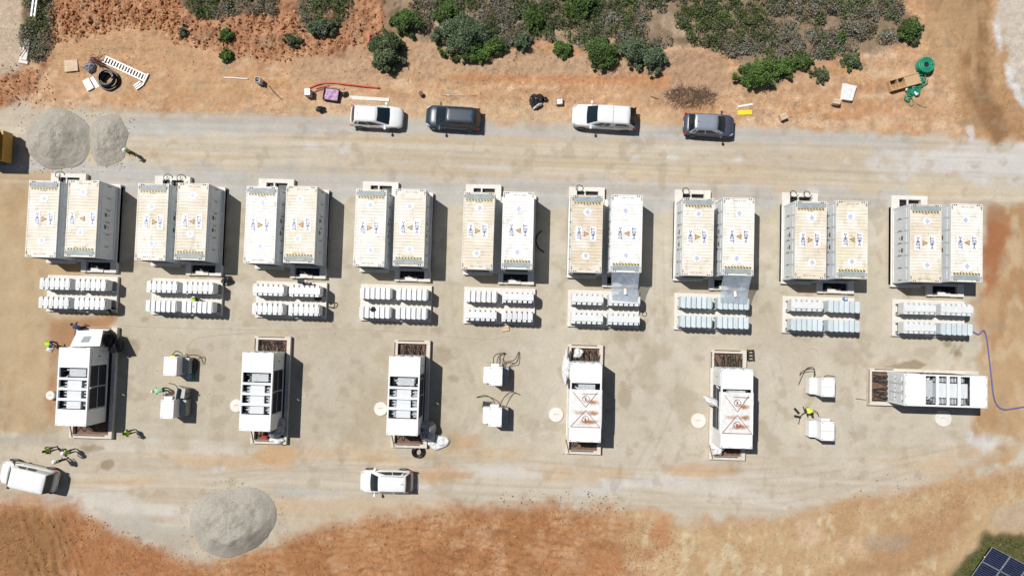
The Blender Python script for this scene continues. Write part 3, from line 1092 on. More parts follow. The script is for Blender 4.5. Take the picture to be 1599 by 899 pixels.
def module2_mesh():
    b = MB()
    w_, d = .385, .82
    b.box(-w_ / 2 + .006, w_ / 2 - .05, -d / 2, d / 2, .42, 1.28, 0)
    b.box(-w_ / 2 + .10, w_ / 2 - .06, -d / 2 - .04, d / 2 - .1, 1.28, 1.30, 0)
    b.box(w_ / 2 - .05, w_ / 2 - .006, -.36, .36, .42, 1.19, 0)
    return b.mesh('power_module', M('module_white'))

def rackframe_mesh():
    b = MB()
    W_, D = 2.36, .80
    for sx in (-1, -.33, .33, 1):
        for sy in (-1, 1):
            x, y = sx * (W_ / 2 - .05), sy * (D / 2 - .08)
            b.box(x - .04, x + .04, y - .04, y + .04, 0, .42, 1)
    b.box(-W_ / 2, W_ / 2, -D / 2 + .03, D / 2 - .03, .36, .43, 1)
    b.box(-W_ / 2 - .012, -W_ / 2 + .016, -.36, .36, .43, 1.24, 0)
    b.box(W_ / 2 - .016, W_ / 2 + .012, -.36, .36, .43, 1.24, 0)
    for sx in (-1, 1):
        b.box(sx * W_ / 2 - .05, sx * W_ / 2 + .05, -.46, -.40, .0, .5, 0)
    return b.mesh('rack_frame', M('module_white', 'dark_steel'))

MOD, MOD2, RFM = module_mesh(), module2_mesh(), rackframe_mesh()
lidm = MB().box(-1.19, 1.19, -.2, .27, 1.316, 1.335).mesh('top_cover', M('module_white'))
RACKTYPE = ['AAAA', 'AACC', 'BBAA', 'ACAA', 'CBBA', 'BBBB', 'AAAA', 'BCCC', 'BBBC']
RACKTYPE = [s.replace('C', 'C') for s in RACKTYPE]
WHITE = (.67, .69, .70)
BLUISH = (.56, .64, .675)
def tint(c, f):
    return tuple(x * f for x in c)
POSN = ['upper left', 'upper right', 'lower left', 'lower right']
for i in range(9):
    pc = (PAIRS[i][0] + PAIRS[i][1]) / 2
    x0 = pc + .2
    pd = MB().box(x0 - 2.9, x0 + 2.9, -.52, 2.46, 0, .30)
    o = pd.build('rack_pad', M('concrete'))
    tag(o, 'white concrete pad carrying four racks below the %s container pair from the left' % ORD[i], 'pad', 'pads under the power racks')
    for k in range(4):
        cx = pc + (-1.22, 1.70)[k % 2]
        cy = (1.69, .17)[k // 2]
        ty = RACKTYPE[i][k]
        t = thing('power_rack', 'white six module rack, %s of four on the %s pad from the left' % (POSN[k], ORD[i]), 'power rack', (cx, cy, .303), VARY.uniform(-.006, .006), 'power racks on the pads')
        t.scale = (1.05, 1.07, 1.02)
        colr = WHITE if i < 6 or ty == 'B' else BLUISH
        ob('rack_frame', RFM, t, color=colr)
        for q in range(6):
            ob('power_module', MOD2 if ty == 'C' or i == 3 and k != 1 or i == 6 else MOD, t, (-.985 + q * .394, 0, 0), color=tint(colr, VARY.uniform(.9, 1.06))).location.z = VARY.uniform(-.012, .012)
        if ty == 'B' or (i == 2 and k < 2):
            ob('top_cover', lidm, t, color=colr)

# ================================================================== INVERTER STATIONS
def station_parts(t, L=6.06, cover=False, pipes_seed=0):
    hx, hy = 1.219, L / 2
    o = MB()
    for sx in (-1, 1):
        for sy in (-1, 1):
            x, y = sx * (hx - .08), sy * (hy - .08)
            o.box(x - .08, x + .08, y - .08, y + .08, 0, 2.5)
    for sx in (-1, 1):
        x = sx * (hx - .06)
        o.box(x - .06, x + .06, -hy + .16, hy - .16, 0, .2)
        o.box(x - .06, x + .06, -hy + .16, hy - .16, 2.42, 2.585)
    for sy in (-1, 1):
        y = sy * (hy - .06)
        o.box(-hx + .16, hx - .16, y - .06, y + .06, 0, .2)
        o.box(-hx + .16, hx - .16, y - .06, y + .06, 2.42, 2.585)
    o.box(-hx + .05, hx - .05, -hy + .05, hy - .05, .02, .12)
    o.build('frame', M('white_paint'), t)
    fr = [(.0, .255), (.388, .408), (.518, .540), (.652, .675), (.79, 1.0)]
    y_of = lambda f: hy - f * L
    MB().box(-hx, hx, y_of(.255), hy, 2.59, 2.612).build('roof_plate', M('white_paint'), t)
    MB().box(-hx, hx, -hy, y_of(.79), 2.59, 2.612).build('roof_plate', M('white_paint'), t)
    for a, b_ in fr[1:4]:
        MB().box(-hx + .1, hx - .1, y_of(b_) - .03, y_of(a) + .03, 2.50, 2.606).build('roof_beam', M('white_paint'), t)
    for sx in (-1, 1):
        x = sx * (hx - .05)
        MB().box(x - .05, x + .05, y_of(.79), y_of(.255), 2.588, 2.608).build('roof_rail', M('white_paint'), t)
    # corner marks
    o = MB()
    for sx in (-1, 1):
        for sy in (-1, 1):
            o.box(sx * (hx - .09) - .05, sx * (hx - .09) + .05, sy * (hy - .1) - .04, sy * (hy - .1) + .04, 2.613, 2.618)
        o.box(-.65 if sx < 0 else .35, -.35 if sx < 0 else .65, hy - .07, hy - .04, 2.613, 2.617)
        o.box(-.65 if sx < 0 else .35, -.35 if sx < 0 else .65, -hy + .04, -hy + .07, 2.613, 2.617)
    o.build('corner_mark', M('grey_steel'), t)
    # walls: end zones closed, middle with louvres
    for sx in (-1, 1):
        x = sx * (hx - .04)
        MB().box(x - .03, x + .03, y_of(.23), hy - .16, .2, 2.42).build('side_panel', M('white_paint'), t)
        MB().box(x - .03, x + .03, -hy + .16, y_of(.80), .2, 2.42).build('side_panel', M('white_paint'), t)
        for k in range(2):
            for q in range(2):
                ya = y_of(.24 + k * .285)
                yb = y_of(.24 + k * .285 + .265)
                z0, z1 = .28 + q * 1.07, .28 + q * 1.07 + 1.0
                o = MB()
                o.box(x - .02, x + .02, yb, ya, z0, z1, 0)
                ns = 8
                for s in range(ns):
                    zz = z0 + (s + .2) * (z1 - z0) / ns
                    xx = x + sx * .03
                    o.box(xx - .012, xx + .012, yb + .05, ya - .05, zz, zz + .06, 0)
                o.box(x - .035, x + .035, yb - .03, yb + .03, z0, z1, 1)
                o.box(x - .035, x + .035, yb + .03, ya - .02, z1, z1 + .06, 1)
                if q == 0:
                    pass
                o.build('louvre_panel', M('louvre', 'grey_block'), t)
        d = MB()
        xx = x + sx * .045
        d.box(xx - .014, xx + .014, y_of(.21), hy - .3, .3, 2.3, 0)
        d.box(xx - .03, xx + .03, y_of(.12), y_of(.11), 1.2, 1.5, 1)
        d.build('door_panel', M('wall_paint', 'black'), t)
    for sy in (-1, 1):
        y = sy * (hy - .04)
        for k in range(3):
            xa = -1.05 + k * .71
            d = MB()
            d.box(xa, xa + .68, y - .03, y + .03, .2, 2.42, 0)
            yy = y + sy * .045
            d.box(xa + .08, xa + .6, yy - .014, yy + .014, .4, 1.2, 0)
            d.box(xa + .08, xa + .6, yy - .014, yy + .014, 1.35, 2.2, 0)
            d.box(xa + .31, xa + .37, yy - .03, yy + .03, 1.24, 1.32, 1)
            d.box(xa + .1, xa + .24, yy - .02, yy + .02, 2.26, 2.31, 1)
            d.build('end_door', M('wall_paint', 'black'), t)
    # machine room
    rs = random.Random(pipes_seed)
    MB().box(-.55, .55, y_of(.785), y_of(.40), .2, 2.36).box(-.58, .58, y_of(.475), y_of(.465), .2, 2.375).box(-.52, .52, y_of(.61), y_of(.60), 2.36, 2.375).build('transformer_tank', M('tank_grey'), t)
    o = MB()
    for sx in (-1, 1):
        for k in range(9):
            yy = y_of(.42 + k * .04)
            o.box(sx * .84 - .2, sx * .84 + .2, yy - .05, yy + .05, .5, 2.15)
    o.build('radiator_fins', M('grey_block'), t)
    for sx in (-1, 1):
        xa, xb = (.62, 1.08) if sx > 0 else (-1.08, -.62)
        MB().box(xa, xb, y_of(.785), y_of(.40), .2, 1.98).build('gap_filler', M('grey_steel'), t)  # boxes added to lighten the dark gaps between the fins
    o = MB()
    for k in range(16):
        xx = rs.uniform(-.95, .95)
        yy = y_of(rs.uniform(.28, .37))
        o.tube(bez((xx, yy, rs.uniform(1.2, 1.9)), (xx + rs.uniform(-.2, .2), yy, 2.3), (xx + rs.uniform(-.5, .5), yy + rs.uniform(-.2, .2), 2.4), (xx + rs.uniform(-.5, .5), yy + rs.uniform(-.3, .3), 1.7), 8), .045, 5, rs.choice((0, 2, 1)))
    for k in range(12):
        sx = rs.choice((-1, 1))
        yy = y_of(rs.uniform(.41, .77))
        o.tube([(sx * rs.uniform(.6, 1.0), yy, 1.7), (sx * rs.uniform(.6, 1.0), yy + rs.uniform(-.3, .3), rs.uniform(1.8, 2.2))], .04, 5, rs.choice((0, 1)))
    o.box(-.55, .75, y_of(.375), y_of(.27), 1.5, 2.2, 0)
    o.box(-1.05, -.65, y_of(.375), y_of(.27), 1.2, 1.6, 1)
    o.build('pipework', M('grey_block', 'grey_steel', 'white_paint'), t)
    MB().box(-1.1, 1.1, -hy + .2, hy - .2, .125, .16).build('machine_floor', M('grey_steel'), t)

def pit_plinth(name, label, a, b_, hz, cables=True, seed=0, th=.29):
    """open concrete frame from corner a (x0,y0) to b (x1,y1)"""
    x0, y0 = a
    x1, y1 = b_
    o = MB()
    o.box(x0, x0 + th, y0, y1, 0, PZ)
    o.box(x1 - th, x1, y0, y1, 0, PZ)
    o.box(x0 + th, x1 - th, y0, y0 + th, 0, PZ)
    o.box(x0 + th, x1 - th, y1 - th, y1, 0, PZ)
    t = o.build('station_plinth', M('concrete_dark'))
    tag(t, label, 'plinth', 'plinths under the inverter stations')
    f = MB()
    f.box(x0 + th, x1 - th, y0 + th, y1 - th, .03, .035)
    f.build('pit_floor', M('red_soil'), t)
    rs = random.Random(seed)
    dr = MB()
    if hz:
        dr.box(x0 + .02, x0 + .08, y0 + .1, y1 - .1, PZ, PZ + .05)
        dr.box(x0 + .5, x0 + 2.0, y1 - .12, y1 - .05, PZ, PZ + .04)
    else:
        dr.box(x0 + .3, x1 - .5, y1 - .1, y1 - .03, PZ, PZ + .05)
        dr.box(x0 + .02, x0 + .08, y1 - 1.5, y1 - .2, PZ, PZ + .05)
        dr.box(x0 + .4, x1 - .6, y0 + .2, y0 + .28, PZ, PZ + .06)
        dr.obox((x0 + .15, y0 + .6), (.03, .55), .25, PZ, PZ + .06)
    dr.build('edge_rail', M('timber_dark'), t)
    n = 16
    c = MB()
    for k in range(n):
        if hz:
            yy = y0 + .5 + (y1 - y0 - 1.0) * k / (n - 1)
            c.tube(bez((x0 + 2.3, yy, .5), (x0 + 1.7, yy, .75), (x0 + 1.0, yy + rs.uniform(-.3, .3), .5), (x0 + .5, yy + rs.uniform(-.5, .5), .08), 10), .034, 5, 0)
        else:
            xx = x0 + .5 + (x1 - x0 - 1.0) * k / (n - 1)
            c.tube(bez((xx, y1 - 1.9, .5), (xx, y1 - 1.3, .8), (xx + rs.uniform(-.3, .3), y1 - .9, .55), (xx + rs.uniform(-.5, .5), y1 - .45, .08), 10), .034, 5, 0)
            if k % 3 == 0:
                c.tube(bez((xx, y0 + 1.4, .4), (xx, y0 + 1.0, .6), (xx, y0 + .7, .4), (xx + rs.uniform(-.4, .4), y0 + .5, .06), 8), .034, 5, 0)
    c.build('cable_bundle', M('rubber'), t)
    return t

STN = [(-34.81, -6.32), None, (-8.94, -6.24), (5.18, -6.31), (16.81, -6.43)]
q = U(400.3, 611.4, 3.0)
STN[1] = (q.x, q.y)
PLN = [((-36.55, -10.75), (-33.05, -1.7)), None, None, None, None]
for k, (l_, r_, tp, bt) in ((1, (398, 454, 524, 692)), (2, (616, 672, 530, 698)), (3, (887, 942, 537, 708)), (4, (1110, 1166, 545, 717))):
    a = U(l_, tp, PZ)
    b_ = U(r_, tp, PZ)
    c = U(l_, bt, PZ)
    PLN[k] = ((a.x, c.y), (b_.x, a.y))
SLAB = ['white inverter station with open panel and crew at its top end, far left', 'white inverter station with open roof bays, second of its row from the left', 'white inverter station with open roof bays beside the black pipe coil',
        'white inverter station fully covered by a taut rust stained sheet', 'white inverter station half covered by a loose wrinkled rust stained sheet']
PLAB = ['open concrete plinth under the far left inverter station', 'open concrete plinth with fanned cables under the second inverter station from the left', 'open concrete plinth under the inverter station beside the black coil', 'open concrete plinth under the taut sheeted inverter station',
        'open concrete plinth under the loosely sheeted inverter station']
for k in range(5):
    pit_plinth('p', PLAB[k], PLN[k][0], PLN[k][1], False, seed=k)
    t = thing('inverter_station', SLAB[k], 'inverter station', (STN[k][0], STN[k][1], PZ + .004), VARY.uniform(-.004, .004), 'inverter stations')
    station_parts(t, pipes_seed=k)
q1, q2, q3 = U(1356, 574, PZ), U(1536, 578, PZ), U(1356, 632, PZ)
pit_plinth('p', 'long open concrete plinth under the sideways inverter station at right', (q1.x, q3.y), (q2.x - .4, q1.y), True, seed=9)
q = U(1477, 610, 3.0)
t = thing('inverter_station', 'white inverter station lying crosswise at the right end of the row', 'inverter station', (q.x, q.y, PZ + .004), R(90), 'inverter stations')
station_parts(t, L=6.3, pipes_seed=9)

# ---- sheets over two of the stations
def sheet_mesh(x0, x1, y0, y1, z, nx, ny, amp, seed, drape=0, rib=False):
    X, Y = np.meshgrid(np.linspace(x0, x1, nx), np.linspace(y0, y1, ny), indexing='ij')
    Z = z + amp * (fbm(X * 1.4 + Y * .5, Y * 1.1 - X * .7, 4, seed) - .35) * 2
    nzr = fbm(X * .8 + 3, Y * .8, 3, seed + 5) - .5
    Xo = X + amp * 2 * nzr * (np.abs(X - (x0 + x1) / 2) > .9)
    if drape:
        over = np.clip(np.abs(X) - 1.24, 0, 9)
        Z = np.where(over > 0, z - over * .95 + .04, Z)
        Xo = np.where(over > 0, np.sign(X) * (1.25 + over * .22) + amp * nzr * 2, X)
    return grid_mesh('sheet', Xo, Y, Z)

def stain_mat(ym):
    m = MATS['tarp_white'].copy()
    n, l = m.node_tree.nodes, m.node_tree.links
    p = n['Principled BSDF']
    cur = p.inputs['Base Color'].links[0].from_socket
    tc = n.new('ShaderNodeTexCoord')
    nz = n.new('ShaderNodeTexNoise')
    nz.inputs['Scale'].default_value = 5
    nz.inputs['Detail'].default_value = 5
    l.new(tc.outputs['Object'], nz.inputs['Vector'])
    for (cx, cy, a, b_, op) in ((.55, ym + .5, .50, .24, 1), (.62, ym - .32, .45, .24, 1), (.3, ym - 1.0, .75, .22, 1), (-.4, ym - .32, .55, .18, .6), (-.1, ym - 1.2, .9, .12, .3), (.0, ym - .3, 1.0, .3, .2)):
        sb = n.new('ShaderNodeVectorMath')
        sb.operation = 'SUBTRACT'
        l.new(tc.outputs['Object'], sb.inputs[0])
        sb.inputs[1].default_value = (cx, cy, 0)
        ml = n.new('ShaderNodeVectorMath')
        ml.operation = 'MULTIPLY'
        l.new(sb.outputs[0], ml.inputs[0])
        ml.inputs[1].default_value = (1 / a, 1 / b_, 0)
        ln = n.new('ShaderNodeVectorMath')
        ln.operation = 'LENGTH'
        l.new(ml.outputs[0], ln.inputs[0])
        ad = n.new('ShaderNodeMath')
        ad.operation = 'MULTIPLY_ADD'
        l.new(nz.outputs[0], ad.inputs[0])
        ad.inputs[1].default_value = 1.2
        l.new(ln.outputs['Value'], ad.inputs[2])
        mr = n.new('ShaderNodeMapRange')
        mr.interpolation_type = 'SMOOTHSTEP'
        mr.inputs[1].default_value = 1.75
        mr.inputs[2].default_value = .75
        mr.inputs[3].default_value = 0
        mr.inputs[4].default_value = op
        l.new(ad.outputs[0], mr.inputs[0])
        mx = n.new('ShaderNodeMix')
        mx.data_type = 'RGBA'
        l.new(mr.outputs[0], mx.inputs['Factor'])
        l.new(cur, mx.inputs['A'])
        mx.inputs['B'].default_value = (.36, .17, .055, 1)
        cur = mx.outputs['Result']
    l.new(cur, p.inputs['Base Color'])
    return m

def sheet(label, sx, y0, y1, amp, seed, left_drop):
    b = MB()
    t = thing('warning_sheet', label, 'sheet', (STN[sx][0], STN[sx][1], PZ + 2.63))
    me = sheet_mesh(-1.26 - left_drop, 1.30, y0, y1, .02, 50, 70, amp, seed, True)
    me.materials.append(stain_mat((y0 + y1) / 2))
    ob('cloth', me, t)
    zt = .02 + amp * 1.4 + .012
    def stroke(p_, q_, w_=.02):
        d = (Vector(q_) - Vector(p_))
        n_ = Vector((-d.y, d.x)).normalized() * w_
        b.prism([(p_[0] - n_.x, p_[1] - n_.y), (q_[0] - n_.x, q_[1] - n_.y), (q_[0] + n_.x, q_[1] + n_.y), (p_[0] + n_.x, p_[1] + n_.y)], zt, zt + .004)
    ym = (y0 + y1) / 2
    h = (y1 - y0) / 2
    for s in (1, -1):
        apex = (-.02, ym + s * -.06 - .05)
        base = ym + (h * .97 if s < 0 else -h * .97) * -1
        wd = 1.13 if s < 0 else 1.0
        yb = ym - h * .95 if s < 0 else ym + h * .85
        ap = (0, ym - .12 if s < 0 else ym + .12)
        stroke(ap, (-wd, yb))
        stroke(ap, (wd if s < 0 else .85, yb))
        stroke((-wd, yb), (wd, yb)) if s < 0 else stroke((-.3, yb - .12), (.9, yb - .12), .02)
        cy = (ap[1] * .45 + yb * .55)
        for k in range(20):
            a0, a1 = 2 * math.pi * k / 20, 2 * math.pi * (k + 1) / 20
            stroke((.26 * math.cos(a0), cy + .26 * math.sin(a0)), (.26 * math.cos(a1), cy + .26 * math.sin(a1)), .018)
        stroke((-.16, cy + .16), (.16, cy - .16), .018)
        stroke((0, cy + .12), (-.03, cy - .04), .03)
        stroke((-.03, cy - .04), (.06, cy - .17), .02)
        stroke((-.03, cy - .04), (-.09, cy - .17), .02)
    b.build('warning_print', M('sign_red'), t)
    st_ = MB()
    rs = random.Random(seed)
    for (cx, cy, w_, hh) in ((.5, ym + .55, .34, .12), (.62, ym - .28, .3, .13), (.25, ym - 1.0, .6, .11), (-.35, ym - .3, .4, .06), (-.1, ym - 1.22, .8, .05)):
        pts = []
        for k in range(18):
            a = 2 * math.pi * k / 18
            f = rs.uniform(.65, 1.15)
            pts.append((cx + w_ * f * math.cos(a), cy + hh * f * math.sin(a)))
        st_.prism(pts, zt - .006, zt - .003)
    return t

sheet('taut white warning sheet on the inverter station right of the middle', 3, -1.95, 1.0, .02, 5, .45)
sheet('wrinkled white warning sheet with lifted edge on the fifth inverter station from the left', 4, -1.95, 1.25, .05, 9, .3)
b = MB()
for k in (3, 4):
    tt = [o for o in bpy.data.objects if o.get('label') == SLAB[k]][0]
    r_ = MB()
    for q_ in range(5):
        yy = -2.85 + q_ * .19
        r_.box(-1.16, 1.16, yy, yy + .06, 2.613, 2.622)
    r_.build('roof_rib', M('white_paint'), tt)

# ------------------------------------------------------------------ auxiliary cabinets
def cabinet(uv, label, variant):
    c = U(uv[0], uv[1], 2.0)
    t = thing('auxiliary_cabinet', label, 'cabinet', (c.x, c.y, 0), 0, 'auxiliary transformer cabinets')
    o = MB()
    o.box(-.5, .5, -.72, .72, .1, 2.0)
    o.box(-.52, .52, -.74, .74, 1.94, 2.015)
    o.box(-.46, .46, -.68, .68, 0, .1)
    o.build('housing', M('white_paint'), t)
    MB().box(-.5, .5, -.008, .008, 2.015, 2.022).build('roof_seam', M('grey_steel'), t)
    for lx in (-.42, .42):
        for ly in (-.64, .64):
            MB().box(lx - .04, lx + .04, ly - .03, ly + .03, 2.016, 2.07).build('lifting_lug', M('grey_steel'), t)
    for sx in (-1, 1):
        o = MB()
        x0, x1 = (.505, 1.0) if sx > 0 else (-1.0, -.505)
        o.box(x0, x1, -.66, .62, .12, .95)
        for k in range(7):
            yy = -.58 + k * .18
            xx = 1.003 if sx > 0 else -1.003
            o.box(xx - .02, xx + .02, yy, yy + .07, .25, .85)
        o.build('cable_box', M('grey_steel' if sx > 0 else 'white_paint'), t)  # shade put into the grey of the east box, west box white
    d = MB().box(-.42, .42, -.745, -.735, .2, 1.85).box(.3, .34, -.76, -.745, .9, 1.2).build('door', M('wall_paint'), t)
    if variant in (1, 2, 3, 5):
        MB().box(-.4, .25, .745, .95, .9, 1.75).build('terminal_box', M('white_paint'), t)
    if variant == 1:
        o = MB()
        o.obox((.45, 1.15), (.03, .45), -.15, .2, 1.6)
        o.obox((.72, 1.2), (.25, .4), -.1, .3, 1.2)
        o.build('open_door', M('grey_steel'), t)
    return t, c

CAB = [((265.8, 571.5), 'white cabinet beside the green roll, upper one of the left pair'), ((260.8, 638.5), 'white cabinet with an open grey door, lower one of the left pair'), ((774, 587), 'white cabinet with many cables, upper one of the middle pair'),
       ((773, 651), 'white cabinet below the bare earth patch, lower one of the middle pair'), ((1293, 604.4), 'white cabinet above the kneeling worker in the right pair'), ((1292.5, 672.7), 'white cabinet below the kneeling worker in the right pair')]
CBL = [
    [[(268, 556), (275, 548), (284, 552), (287, 560)], [(291, 560), (296, 554), (312, 556), (318, 568)]],
    [[(264, 598), (274, 601), (279, 609)], [(289, 618), (296, 612), (303, 616)]],
    [[(771, 572), (771, 558), (778, 552), (790, 552)], [(776, 572), (777, 560), (783, 552), (789, 551)], [(785, 571), (790, 565), (803, 562), (810, 549)], [(785, 571), (794, 566), (806, 566), (811, 550)], [(779, 572), (782, 563), (780, 558)]],
    [[(775, 636), (770, 624), (758, 617), (744, 620)], [(780, 636), (786, 622), (798, 612), (812, 616)]],
    [[(1271, 590), (1272, 578), (1268, 573), (1258, 577), (1247, 600)], [(1271, 590), (1270, 576), (1252, 580), (1249, 586)], [(1284, 590), (1292, 586), (1304, 588)]],
    [[(1269, 652), (1267, 645), (1258, 643), (1250, 650), (1247, 662)], [(1279, 651), (1276, 643), (1270, 640)]],
]
for k, (uv, lab) in enumerate(CAB):
    t, c = cabinet(uv, lab, k)
    for pth in CBL[k]:
        o = MB()
        pts = []
        for j, (a, b_) in enumerate(pth):
            z = (.85, .9, .5, .1)[min(j, 3)]
            q = U(a, b_, z)
            pts.append((q.x - c.x, q.y - c.y, z))
        o.tube(smooth_path(pts), .032, 6)
        o.build('cable', M('rubber'), t)

# ------------------------------------------------------------------ round concrete covers
for k, (u, v, r_, h, lab) in enumerate(((78.3, 617, .36, .35, 'small pale round cable drum standing beside the far left inverter station'), (369, 633, .52, .12, 'round concrete cover half hidden by the second inverter station'), (594.5, 638, .55, .12, 'round concrete cover left of the station with the black coil'),
                                      (868.5, 647, .58, .12, 'round concrete cover left of the taut sheeted station'), (1091, 656.5, .60, .12, 'round concrete cover left of the loosely sheeted station'), (1473, 653, .66, .12, 'round concrete cover partly in the shade of the crosswise station'))):
    q = U(u, v, h)
    t = thing('round_cover', lab, 'cover', (q.x, q.y, 0), 0, None if k == 0 else 'round concrete covers')
    o = MB()
    o.cyl((0, 0), r_, 0, h, 40)
    o.cyl((0, 0), r_ - .05, h, h + .012, 40)
    o.build('slab', M('concrete'), t)
    o = MB()
    o.tube([(r_ * .3 * math.cos(a), r_ * .3 * math.sin(a) * .4, h + .02 + .03 * math.sin(a / 2)) for a in np.linspace(0, math.pi, 8)], .012, 5)
    o.build('lifting_eye', M('grey_steel'), t)

# ================================================================== VEHICLES
def car(uv, zref, head, label, name, cat, S, paint_, L, W, H, hood, ws, roofL, rearg, hb=.95, hh=.82, roof_paint=None, rails=True, fin=True, van=False, canopy=None, sunroof=False, tail=.62, wbr=.80):
    c = U(uv[0], uv[1], zref)
    t = thing(name, label, cat, (c.x, c.y, 0), head)
    rp = roof_paint or paint_
    # ---- lower body, lofted from tail to nose
    xr, xf = -L / 2, L / 2
    xw = xf - hood                       # windscreen base
    st = [(xr, .40, tail, .70), (xr + .05, .32, tail + .12, .80), (xr + .16, .27, hb - .08, .90), (xr + .38, .25, hb, .965), (xr + .8, .25, hb, 1.0), (xr + L * .35, .25, hb, 1.0), (xr + L * .55, .25, hb, 1.0),
          (xw - .1, .25, hb, 1.0), (xw + .15, .25, hb - .02, .995), (xf - hood * .55, .25, (hb + hh) / 2 + .02, .985), (xf - .36, .25, hh + .01, .95), (xf - .15, .27, hh - .07, .86), (xf - .04, .32, hh - .2, .74), (xf, .40, hh - .32, .62)]
    rings = []
    for (x, zb, zt, f) in st:
        w_ = W / 2 * f
        half = [(0, zb), (w_ * .80, zb), (w_ * .95, zb + .06), (w_ * 1.0, zb + .22), (w_ * 1.0, (zb + zt) / 2 + .05), (w_ * .975, zt - .10), (w_ * .93, zt - .03), (w_ * .84, zt + .005), (w_ * .45, zt + .03), (0, zt + .035)]
        ring = [(x, a, z) for a, z in half] + [(x, -a, z) for a, z in half[-2:0:-1]]
        rings.append(ring)
    o = MB()
    nr = len(rings[0])
    vs = [v for r_ in rings for v in r_]
    fs = []
    for i in range(len(rings) - 1):
        for k in range(nr):
            fs.append((i * nr + k, (i + 1) * nr + k, (i + 1) * nr + (k + 1) % nr, i * nr + (k + 1) % nr))
    fs.append(tuple(range(nr)))
    fs.append(tuple((len(rings) - 1) * nr + k for k in range(nr - 1, -1, -1)))
    o.add(vs, fs)
    o.build('body', M(paint_), t, True)
    # ---- cabin
    wb = W / 2 * .90
    wr = W / 2 * wbr * .86
    f0, f1 = xw + .02, xw - ws
    r1 = f1 - roofL
    r0 = r1 - rearg
    zb, zt = hb - .02, H - .06
    o = MB()
    ns, ntt = 12, 6
    def shell(s, tt):
        # tt 0..1 across from belt left over the roof to belt right
        pass
    base = [(r0, wb * .93), (r0 + .15, wb), ((r0 + f0) / 2, wb * 1.01), (f0 - .45, wb * .98), (f0, wb * .86)]
    top = [(r1, wr * .93), (r1 + .12, wr), ((r1 + f1) / 2, wr * 1.02), (f1 - .2, wr), (f1, wr * .90)]
    def ringpts(lst, z):
        return [(x, y, z) for x, y in lst] + [(x, -y, z) for x, y in lst[::-1]]
    m_ = [((b_[0] * .45 + a[0] * .55), (b_[1] * .40 + a[1] * .60)) for b_, a in zip(base, top)]
    lev = [ringpts(base, zb), ringpts(m_, zb + (zt - zb) * .60), ringpts(top, zt), ringpts([(x * .98 + .02 * (f1 + r1) / 2, y * .93) for x, y in top], H - .025), ringpts([((x - (f1 + r1) / 2) * .8 + (f1 + r1) / 2, y * .6) for x, y in top], H)]
    nr = 10
    vs = [v for r_ in lev for v in r_]
    fs = []
    for i in range(len(lev) - 1):
        for k in range(nr):
            fs.append((i * nr + k, i * nr + (k + 1) % nr, (i + 1) * nr + (k + 1) % nr, (i + 1) * nr + k))
    for k in range(4):
        b0 = 4 * nr
        fs.append((b0 + k, b0 + k + 1, b0 + 8 - k, b0 + 9 - k))
    fs = [f[::-1] for f in fs]
    o.add(vs, fs)
    o.build('cabin', M(rp), t, True)
    # ---- panes: laid on the cabin faces, a few mm proud
    def onside(s, q, sg):
        """s along 0..1 rear->front, q up 0..1 on the side face"""
        def ev(lst):
            xx = lst[0][0] + s * (lst[-1][0] - lst[0][0])
            for (xa, ya), (xb, yb) in zip(lst[:-1], lst[1:]):
                if xa <= xx <= xb + 1e-6:
                    k = (xx - xa) / (xb - xa + 1e-9)
                    return Vector((xx, (ya + k * (yb - ya)), 0))
            return Vector((xx, lst[-1][1], 0))
        levs = [(0, base, zb), (.6, m_, zb + (zt - zb) * .6), (1, top, zt)]
        for (qa, la, za), (qb, lb, zz) in zip(levs[:-1], levs[1:]):
            if qa <= q <= qb:
                k = (q - qa) / (qb - qa)
                a, b2 = ev(la), ev(lb)
                p_ = a.lerp(b2, k)
                return Vector((p_.x, sg * (p_.y + .012), za + k * (zz - za) + .008))
    def pane(nm, s0, s1, q0, q1, sg, sl0=0, sl1=0, mat='glass_dark'):
        o = MB()
        nx, ny = 6, 4
        vs = []
        for i in range(nx + 1):
            for j in range(ny + 1):
                q = q0 + (q1 - q0) * j / ny
                a = s0 + sl0 * j / ny
                b2 = s1 - sl1 * j / ny
                vs.append(onside(a + (b2 - a) * i / nx, q, sg))
        fs = [(i * 5 + j, (i + 1) * 5 + j, (i + 1) * 5 + j + 1, i * 5 + j + 1) for i in range(nx) for j in range(ny)]
        if sg < 0:
            pass
        else:
            fs = [f[::-1] for f in fs]
        o.add(vs, fs)
        return o.build(nm, M(mat), t, True)
    def cross(nm, e, mat='glass_dark', q0=.02, q1=.99, wf=1.0):
        # front (e=-1 index) or rear (e=0) pane
        o = MB()
        vs = []
        sg = 1 if e else -1
        for j in range(6):
            q = q0 + (q1 - q0) * j / 5
            for lv in ((0, base, zb, .6, m_, zb + (zt - zb) * .6), (.6, m_, zb + (zt - zb) * .6, 1, top, zt)):
                if lv[0] <= q <= lv[3]:
                    k = (q - lv[0]) / (lv[3] - lv[0])
                    a, b2 = lv[1][-1 if e else 0], lv[4][-1 if e else 0]
                    x = a[0] + k * (b2[0] - a[0])
                    y = (a[1] + k * (b2[1] - a[1])) * wf
                    z = lv[2] + k * (lv[5] - lv[2])
                    break
            for i in range(7):
                yy = -y + 2 * y * i / 6
                bow = .05 * (1 - (yy / y) ** 2)
                vs.append((x + sg * (.012 + bow), yy, z + .012 + .02 * (1 - (yy / y) ** 2)))
        fs = [(j * 7 + i, j * 7 + i + 1, (j + 1) * 7 + i + 1, (j + 1) * 7 + i) for j in range(5) for i in range(6)]
        if not e:
            fs = [f[::-1] for f in fs]
        o.add(vs, fs)
        return o.build(nm, M(mat), t, True)
    cross('windscreen', True)
    cross('rear_window', False)
